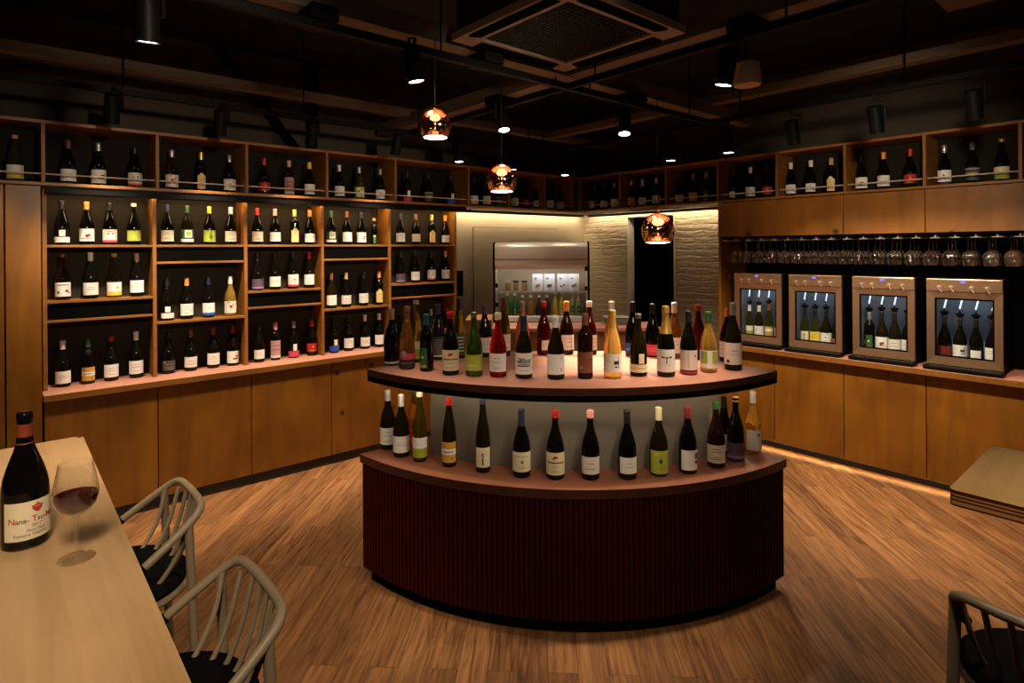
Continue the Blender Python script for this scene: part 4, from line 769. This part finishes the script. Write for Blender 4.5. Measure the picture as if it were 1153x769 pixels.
for k, (x, y) in enumerate(((1.05, 2.48), (1.98, 2.48), (3.25, 2.48), (2.59, 1.35), (2.59, .55), (2.59, 3.15))):
    o = B('beam_bracket', (x-.06, x+.06, y-.06, y+.12, 2.737, 2.799) if k < 3 else (x-.06, x+.12, y-.06, y+.06, 2.737, 2.799), M_SATIN, None, .002); tag(o, 'black bracket under the ceiling beams, %s' % ('first left of the air conditioner', 'second left, beside the air conditioner', 'right of the beam crossing along the wall track', 'front of the air conditioner on the right beam', 'nearest on the right foreground beam', 'behind the beam crossing toward the left wall')[k], 'bracket', 'beam brackets')
# air-conditioning cassette
ac = thing('air_conditioner', 'square ceiling air conditioner cassette above the island', 'air conditioner', (2.13, 2.04, 2.80))
M_ACP = mat('cassette_plastic', (.28, .205, .145), .6); M_GRL = mat('dark_grille', (.02, .017, .014), .6)
bm = bmesh.new(); s, i = .410, .30
for d in ((-s, s, -s, -i), (-s, s, i, s), (-s, -i, -i, i), (i, s, -i, i)): box(bm, *d, 0, .04)
new_obj('panel_frame', bm, M_ACP, ac)
bm = bmesh.new(); box(bm, -i, i, -i, i, .022, .03)
for k in range(22):
    y = -i+.013+k*.0273; box(bm, -i, i, y-.002, y+.002, .008, .022); box(bm, y-.002, y+.002, -i, i, .010, .022)
new_obj('intake_grille', bm, M_GRL, ac)
bm = bmesh.new()
for a in range(4):
    c, sn = math.cos(a*PI/2), math.sin(a*PI/2)
    v = [(-.28, -.395), (.28, -.395), (.28, -.325), (-.28, -.325)]; lo = [bm.verts.new((x*c-y*sn, x*sn+y*c, -.012 if y < -.35 else -.001)) for x, y in v]; hi = [bm.verts.new((x*c-y*sn, x*sn+y*c, -.0005)) for x, y in v]
    bm.faces.new(lo); bm.faces.new(hi)
    for q in range(4): bm.faces.new((lo[q], lo[(q+1) % 4], hi[(q+1) % 4], hi[q]))
new_obj('air_flaps', bm, M_BLACK, ac)
bm = bmesh.new(); box(bm, -.39, .39, -.39, .39, .04, .30); new_obj('unit_box', bm, M_CEIL, ac)
# round duct + sensor at upper right
o = B('duct_box', (3.3, 4.0, .2, .9, 3.05, 3.34), M_BEAM, None, .004); tag(o, 'brownish ventilation box under the black ceiling at upper right', 'duct')

M_BODY = M_SATIN
def spot(p, aim, label, energy, cone=38, blend=.6, col=(1., .82, .60), size=.045, r=.041, L=.17, lens=None, soft=.05):
    """track head: p = centre of its lens, under a rail at RZ"""
    p = Vector(p); aim = Vector(aim); d = (aim-p).normalized()
    t = thing('track_spotlight', label, 'spotlight', p-d*L, 0, 'black track spotlights')
    q = d.to_track_quat('-Z', 'Y')
    bm = bmesh.new(); lathe(bm, [(0, L), (r*.8, L), (r, L-.008), (r, 0), (r*.93, 0), (r*.9, .012), (0, .012)], 24)
    o = new_obj('lamp_body', bm, M_BODY, t, True); o.rotation_mode = 'QUATERNION'; o.rotation_quaternion = q; o.location = d*L
    bm = bmesh.new(); lathe(bm, [(0, .004), (r*.88, .004), (r*.88, .009), (0, .009)], 24); o = new_obj('lens', bm, lens or L_LENS, t); o.rotation_mode = 'QUATERNION'; o.rotation_quaternion = q; o.location = d*L
    top = p-d*L
    bm = bmesh.new(); s = Vector((d.y, -d.x, 0)); s = s.normalized() if s.length > .02 else Vector((1, 0, 0)); e = p-d*L*.55+s*(r+.010)
    tube(bm, [e, (e.x, e.y, top.z+.025), (top.x, top.y, top.z+.04), (top.x, top.y, RZ)], .009, 8); o = new_obj('bracket', bm, M_BODY, t, True); o.location = -t.location
    li = bpy.data.lights.new('spot_beam', 'SPOT'); li.energy = energy; li.color = col; li.spot_size = math.radians(cone); li.spot_blend = blend; li.shadow_soft_size = soft
    lo = bpy.data.objects.new('spot_beam', li); COL.objects.link(lo); lo.location = p+d*.012; lo.rotation_mode = 'QUATERNION'; lo.rotation_quaternion = q
E_L, E_R = 112, 82
for k, (x, ax) in enumerate(((-.25, -.2), (.50, .50), (1.10, 1.12), (1.72, 1.72), (2.42, 2.36), (3.06, 3.02))):
    spot((x, 4.25, 2.52), (ax, 4.70 if k < 5 else 4.17, 1.0), 'black spotlight on the left shelving track, %s from the left end' % ORD[k], E_L if k else 40, 74, .8)
spot((3.68, 4.25, 2.50), (3.66, 4.17, .9), 'black spotlight on the left shelving track, in front of the grey kitchen wall', 14, 60, .9)
for k, (y, e) in enumerate(((4.01, 12), (2.81, 60), (2.30, E_R), (1.81, E_R), (1.30, E_R), (.81, E_R))):
    spot((4.15, y, 2.46), (4.08, 3.95, 1.0) if k == 0 else (4.14 if k < 3 else 4.62, y-.02, 1.0), 'black spotlight on the right shelving track, %s from the corner' % ORD[k], e, 92 if k > 2 else 104, .6)
spot((1.52, 2.46, 2.56), (1.80, 2.36, 1.1), 'black spotlight above the left part of the island beside a copper pendant', 110, 50, .9)
spot((2.57, 3.05, 2.55), (2.40, 2.62, 1.1), 'black spotlight hanging behind the island top, left of centre', 400, 46, .9)
spot((3.11, 2.46, 2.50), (2.78, 2.22, 1.1), 'black spotlight hanging behind the island top, right of centre', 400, 46, .9)
spot((2.57, 1.45, 2.51), (2.50, 1.72, 1.1), 'black spotlight with bright lens above the right front of the island', 130, 48, .9)
spot((.40, 2.46, 2.50), (.52, 2.95, 0), 'large black spotlight at upper left above the end of the ash table', 90, 80, .9)
spot((2.57, -.25, 2.51), (2.6, .1, 0), 'black spotlight above the plywood table at the right, out of view', 30, 80, .9)
for x, aim, e, c, w in ((-.2, (.05, 1.75, 1.06), 125, 60, 'toward the ash table'), (.5, (.85, 4.7, 2.15), 190, 34, 'toward the near left shelving'), (1.1, (.95, 1.9, 0), 42, 76, 'toward the chair floor'), (1.6, (2.5, 4.75, 2.15), 190, 34, 'toward the far left shelving'), (2.0, (5.1, 1.6, 2.15), 200, 38, 'toward the right shelving'), (1.45, (2.15, 1.95, .98), 75, 46, 'toward the island front'), (1.25, (2.0, .1, 1.0), 85, 46, 'toward the plywood table')):
    spot((x, .35, 2.53), aim, 'black fill spotlight added on the unseen overhead front track, '+w, e, c, 1., soft=.2 if x < 0 else .09)  # added fill spots standing in for room light from the camera side
# pale speaker beside the bright spotlight
p = on_y(833, 88, 1.40)
p = Vector((2.74, 1.42, 2.58))
t = thing('ceiling_speaker', 'pale speaker hanging beside the bright spotlight over the right of the island', 'speaker', p)
bm = bmesh.new(); lathe(bm, [(0, -.055), (.03, -.053), (.062, -.046), (.066, -.035), (.056, .06), (0, .062)], 24); new_obj('speaker_body', bm, mat('pale_speaker', (.42, .27, .15), .5), t, True)
bm = bmesh.new(); tube(bm, [(0, 0, .06), (-.0, 0, .20)], .008, 8); new_obj('mount', bm, M_SATIN, t, True)

# ------------------------------------------------------------------ copper pendants
def pendant(p, R, label, e):
    t = thing('pendant_lamp', label, 'pendant lamp', p, 0, 'copper pendant lamps')
    P = []; a0 = math.radians(-42)
    for i in range(22):
        a = PI/2-.12+(a0-PI/2+.12)*i/21; P.append((R*math.cos(a), R*1.10*math.sin(a)))
    bm = bmesh.new(); lathe(bm, P, 40); new_obj('globe_shade', bm, M_COPPER, t, True)
    bm = bmesh.new(); lathe(bm, [(0, R*1.24), (R*.07, R*1.24), (R*.09, R*1.13), (R*.2, R*1.09), (R*.2, R*1.05), (0, R*1.05)], 20); new_obj('cord_cap', bm, M_COPPER, t, True)
    zd = R*1.10*math.sin(a0); bm = bmesh.new(); lathe(bm, [(0, R*.10), (R*.03, R*.12), (R*.05, R*.16), (R*.03, R*.2), (0, R*.22)], 16); new_obj('bulb', bm, led('pendant_bulb', (1., .80, .55), 12.), t, True)
    bm = bmesh.new(); lathe(bm, [(0, zd-R*.03), (R*.45, zd-R*.02), (R*.715, zd+R*.01), (R*.715, zd+R*.05), (0, zd+R*.06)], 32); new_obj('diffuser', bm, led('globe_'+label[:8], (1., .80, .60), e), t, True)
    bm = bmesh.new(); tube(bm, [(0, 0, R*1.22), (0, 0, RZ+.10-p[2])], .0028, 6); new_obj('cord', bm, M_CORD, t)
p1 = on_y(490, 142, 2.46); pendant((p1.x, p1.y, p1.z), .079, 'copper globe pendant nearest the left shelving, hung highest', 14)
def at_depth(px, py, d):
    r = ray(px, py); return Vector((r[0]*d, r[1]*d, EYE+r[2]*d))
p2 = at_depth(565, 203.5, 3.85); pendant(tuple(p2), .098, 'copper globe pendant in the middle, in front of the high shelf', 14)
p3 = at_depth(741, 260, 3.80); pendant(tuple(p3), .105, 'copper globe pendant hung lowest, in front of the dark doorway', 2.5)

# ================================================================== TABLES
t = thing('bar_table', 'long pale ash bar table at the left with a wine bottle on it', 'table', (-.25, 1.5, 0))
bm = bmesh.new(); box(bm, -.40, .475, -1.9, 1.235, 1.022, 1.06, 0)
es = [e for e in bm.edges if abs(e.verts[0].co.z-e.verts[1].co.z) > .02]; bmesh.ops.bevel(bm, geom=es, offset=.02, segments=5, affect='EDGES')
new_obj('tabletop', bm, W_ASH, t)
for y in (-1.5, .2, .95):
    bm = bmesh.new(); box(bm, -.02, .06, y-.03, y+.03, .02, 1.022, 0, .004); box(bm, -.30, .34, y-.035, y+.035, 0, .022, 0, .004); new_obj('leg', bm, M_SATIN, t)
TZ = 1.06
t = thing('bar_table', 'plywood bar table with a layered edge at the right', 'table', (2.33, -.6, 0))
L1 = mat('ply_light', (.40, .18, .055), .5); L2 = mat('ply_dark', (.06, .010, .006), .5)
W_TAN = wood('tan_veneer', (.50, .31, .125), (.34, .195, .07), 'X', 1.2, 18., .45)
for nm, z0, z1 in (('tabletop', 1.005, 1.050),):
    bm = bmesh.new(); n = 9; zz = [z0+(z1-z0)*i/n for i in range(n+1)]
    poly = [(-.27, -1.6), (.29, -1.6)]+[(.27+.02*math.cos(a), 1.05+.02*math.sin(a)) for a in (0, .5, 1.05, PI/2)]+[(-.25+.02*math.cos(a), 1.05+.02*math.sin(a)) for a in (PI/2, 2.1, 2.6, PI)]
    rings = [[bm.verts.new((x, y, z)) for x, y in poly] for z in zz]
    for k in range(n):
        for i in range(len(poly)): j = (i+1) % len(poly); bm.faces.new((rings[k][i], rings[k][j], rings[k+1][j], rings[k+1][i])).material_index = 1 + (k in (0, 3, 5, 7, 8)) * 1
    bm.faces.new(rings[-1]).material_index = 0; bm.faces.new(list(reversed(rings[0]))).material_index = 2
    new_obj(nm, bm, [W_TAN, L1, L2], t)
for y in (-1.2, -.1):
    bm = bmesh.new(); box(bm, -.04, .04, y-.03, y+.03, .02, 1.005, 0, .004); box(bm, -.25, .25, y-.035, y+.035, 0, .022, 0, .004); new_obj('leg', bm, M_SATIN, t)

# ================================================================== CHAIRS (bar chairs of bent tube; local +X = backrest side)
def chair(x, y, rz, label):
    t = thing('bar_chair', label, 'chair', (x, y, 0), rz, 'bent tube bar chairs')
    zt = .955
    # arm tip (front) -> shoulder -> back -> shoulder -> arm tip
    half = [(.035, .199, .862), (.06, .196, .879), (.10, .190, .905), (.165, .172, .950), (.192, .140, .966), (.203, .08, .964), (.206, 0, .963)]
    path = half+[(a, -b, c) for a, b, c in reversed(half[:-1])]
    bm = bmesh.new(); tube(bm, smooth_path(path, 5), .0115, 12); new_obj('arm_rail', bm, M_TAUPE, t, True)
    for s in (1, -1):
        bm = bmesh.new(); tube(bm, smooth_path([(-.10, s*.208, .768), (-.03, s*.204, .812), (.035, s*.199, .862)], 4), .0122, 12); new_obj('arm_tip', bm, M_BLACK, t, True)
    for i in range(8):
        f = (i-3.5)/3.5
        top = (.203-.05*abs(f)**3, .165*f, .960-.02*abs(f)**3); 
        mid = (.178-.05*f*f, .150*f, .85); low = (.135-.06*f*f, .135*f, .765); end = (.06-.02*f*f, .12*f, .742)
        bm = bmesh.new(); tube(bm, smooth_path([top, mid, low, end], 5), .0068, 8); new_obj('back_spindle', bm, M_TAUPE, t, True)
    bm = bmesh.new(); P = [(.18*math.cos(a), .20*math.sin(a), .735) for a in [2*PI*i/28 for i in range(29)]]; tube(bm, P, .010, 8, 0, False); new_obj('seat_ring', bm, M_TAUPE, t, True)
    bm = bmesh.new(); lathe(bm, [(0, .738), (.16, .738), (.185, .748), (.188, .760), (.175, .774), (.12, .780), (0, .781)], 32)
    for v in bm.verts: v.co.x *= .97; v.co.y *= 1.08
    new_obj('seat_cushion', bm, M_CUSH, t, True)
    for sx, sy in ((1, 1), (1, -1)):
        bm = bmesh.new(); tube(bm, [(.152*sx, .176*sy, .938), (.165, .186*sy, .5), (.190, .200*sy, .0)], .0125, 12); new_obj('leg', bm, M_TAUPE, t, True)
    for sy in (1, -1):
        bm = bmesh.new(); tube(bm, [(-.15, .17*sy, .735), (-.165, .185*sy, .4), (-.185, .20*sy, .0)], .0115, 12); new_obj('leg', bm, M_TAUPE, t, True)
    bm = bmesh.new(); P = [(-.172, .192, .28), (-.172, -.192, .28), (.172, -.193, .28), (.172, .193, .28), (-.172, .192, .28)]; tube(bm, P, .008, 8); new_obj('foot_rail', bm, M_TAUPE, t, True)
chair(.262, 2.13, 0, 'taupe bent tube bar chair behind, nearer the wine glass end of the ash table')
chair(.262, 1.44, 0, 'taupe bent tube bar chair in front at the near side of the ash table')
chair(1.81, .19, PI, 'taupe bent tube bar chair at the plywood table in the lower right corner')

# ================================================================== TABLE BOTTLE AND GLASS
def text_mesh(txt, size, name):
    cu = bpy.data.curves.new(name, 'FONT'); cu.body = txt; cu.size = size; cu.align_x = 'CENTER'; cu.resolution_u = 3; cu.offset = .00022
    o = bpy.data.objects.new(name, cu); COL.objects.link(o); dg = bpy.context.evaluated_depsgraph_get(); me = bpy.data.meshes.new_from_object(o.evaluated_get(dg)); bpy.data.objects.remove(o); return me
def wrap(me, R, ang0, z, m, name, parent):
    for v in me.vertices:
        a = ang0+v.co.x/R; v.co = Vector((R*math.cos(a), R*math.sin(a), z+v.co.y))
    me.materials.clear(); me.materials.append(m)
    o = bpy.data.objects.new(name, me); COL.objects.link(o); o.parent = parent; return o
p = on_top(29, 619, TZ)
H = .312
root = thing('wine_bottle', 'large open red wine bottle with cream lettered label on the ash table', 'bottle', p, math.atan2(-p.y, -p.x))
link('glass_body', body_mesh('b', H, 'dk', 1.07), root)
P = scale_prof('b', H, 1.07)
bm = bmesh.new(); zt = .312; lathe(bm, [(r_at(P, .238)+.0006, .238), (.0160, .245), (.0158, .284), (.0150, .2845)], 26); new_obj('capsule_sleeve', bm, mat('capsule_foxbrown', (.22, .045, .015), .35), root, True)
bm = bmesh.new(); half = 1.22; n = 26; R = P[5][0]+.0007; z0, z1 = .024, .112
g = [[bm.verts.new((R*math.cos(.28-half+2*half*i/n), R*math.sin(.28-half+2*half*i/n), z)) for i in range(n+1)] for z in (z0, z1)]
for i in range(n): bm.faces.new((g[0][i], g[0][i+1], g[1][i+1], g[1][i]))
lab = new_obj('paper_label', bm, mat('cream_label_paper', (.82, .70, .47), .6), root, True)
INK = mat('brown_ink', (.10, .06, .03), .6); REDI = mat('red_ink', (.50, .05, .03), .6); GRI = mat('grey_ink', (.30, .24, .16), .6)
Rt = R+.0005
wrap(text_mesh('N', .0195, 'letters'), Rt, -.56, .0635, REDI, 'red_initial', lab); wrap(text_mesh('ana-', .0160, 'letters'), Rt, -.13, .0640, INK, 'lettering', lab)
wrap(text_mesh('T', .0195, 'letters'), Rt, .36, .0635, REDI, 'red_initial', lab); wrap(text_mesh('su-', .0160, 'letters'), Rt, .68, .0640, INK, 'lettering', lab)
wrap(text_mesh('M', .0195, 'letters'), Rt, 1.03, .0635, REDI, 'red_initial', lab); wrap(text_mesh('ori', .0160, 'letters'), Rt, 1.33, .0640, INK, 'lettering', lab)
wrap(text_mesh('2017', .0100, 'letters'), Rt, .46, .0525, GRI, 'vintage_year', lab); wrap(text_mesh('Pinot Noir', .0086, 'letters'), Rt, .44, .0425, GRI, 'lettering', lab); wrap(text_mesh('Domaine Takahiko', .0088, 'letters'), Rt, .22, .0330, GRI, 'lettering', lab)
bm = bmesh.new()
for u, v, r in ((.16, .0935, .0042), (.05, .0935, .0036), (.27, .0935, .0036), (.0, .0985, .0024), (.32, .0985, .0024), (.10, .1000, .0026), (.22, .1000, .0026), (.16, .1040, .0022), (.10, .0885, .0026), (.22, .0885, .0026), (.16, .0870, .0030)):
    vs = [bm.verts.new((Rt*math.cos(.30+u*1.2+1.25*r*math.cos(i*PI/5)/Rt), Rt*math.sin(.30+u*1.2+1.25*r*math.cos(i*PI/5)/Rt), v+r*math.sin(i*PI/5))) for i in range(10)]; bm.faces.new(vs)
new_obj('red_crest', bm, REDI, lab)

p = on_z(86, 629, TZ)
t = thing('wine_glass', 'wine glass half full of red wine standing on the ash table', 'glass', p)
M_CG = thin_glass('clear_stemware', (.985, .985, .98), 1., .09, 2.4, .01)
K = .195/.205
BO = [(.0, .0035), (.010, .0035), (.034, .0008), (.0345, .0018), (.012, .005), (.0050, .012), (.0036, .03), (.0034, .075), (.0055, .086), (.016, .0915), (.028, .099), (.0365, .110), (.0405, .123), (.0405, .135), (.0375, .155), (.0335, .175), (.0305, .192)]
bm = bmesh.new(); lathe(bm, [(r*1.07, z*1.13) for r, z in BO], 40); new_obj('glass_bowl', bm, M_CG, t, True)
bm = bmesh.new(); lathe(bm, [(r*1.06, z*1.13) for r, z in ((0, .0885), (.015, .093), (.0275, .1005), (.0360, .1105), (.0402, .123), (.0404, .1285), (0, .1285))], 40); new_obj('red_wine', bm, mat('red_wine', (.055, .002, .004), .05, trans=.3, ior=1.33), t, True)

# ================================================================== CAMERA, WORLD, OUTPUT LOOK
cam = bpy.data.cameras.new('camera'); co = bpy.data.objects.new('camera', cam); COL.objects.link(co)
cam.sensor_width = 36; cam.sensor_fit = 'HORIZONTAL'; cam.lens = F/1153*36; cam.shift_y = -(384.5-CY)/1153; cam.clip_start = .02
fwd = Vector((FW[0], FW[1], 0)).normalized()
q = fwd.to_track_quat('-Z', 'Y'); co.rotation_mode = 'QUATERNION'; co.rotation_quaternion = q @ Matrix.Rotation(-RHO, 3, 'Z').to_quaternion(); co.location = (0, 0, EYE)
SC.camera = co
w = bpy.data.worlds.new('world'); SC.world = w; w.use_nodes = True; w.node_tree.nodes['Background'].inputs[0].default_value = (1, .75, .5, 1); w.node_tree.nodes['Background'].inputs[1].default_value = .0
SC.view_settings.view_transform = 'Standard'; SC.view_settings.look = 'None'; SC.view_settings.gamma = 1; SC.view_settings.exposure = 0.0; SC.view_settings.use_curve_mapping = False
SC.cycles.transparent_max_bounces = 32; SC.cycles.max_bounces = 10; SC.cycles.sample_clamp_indirect = 4.0
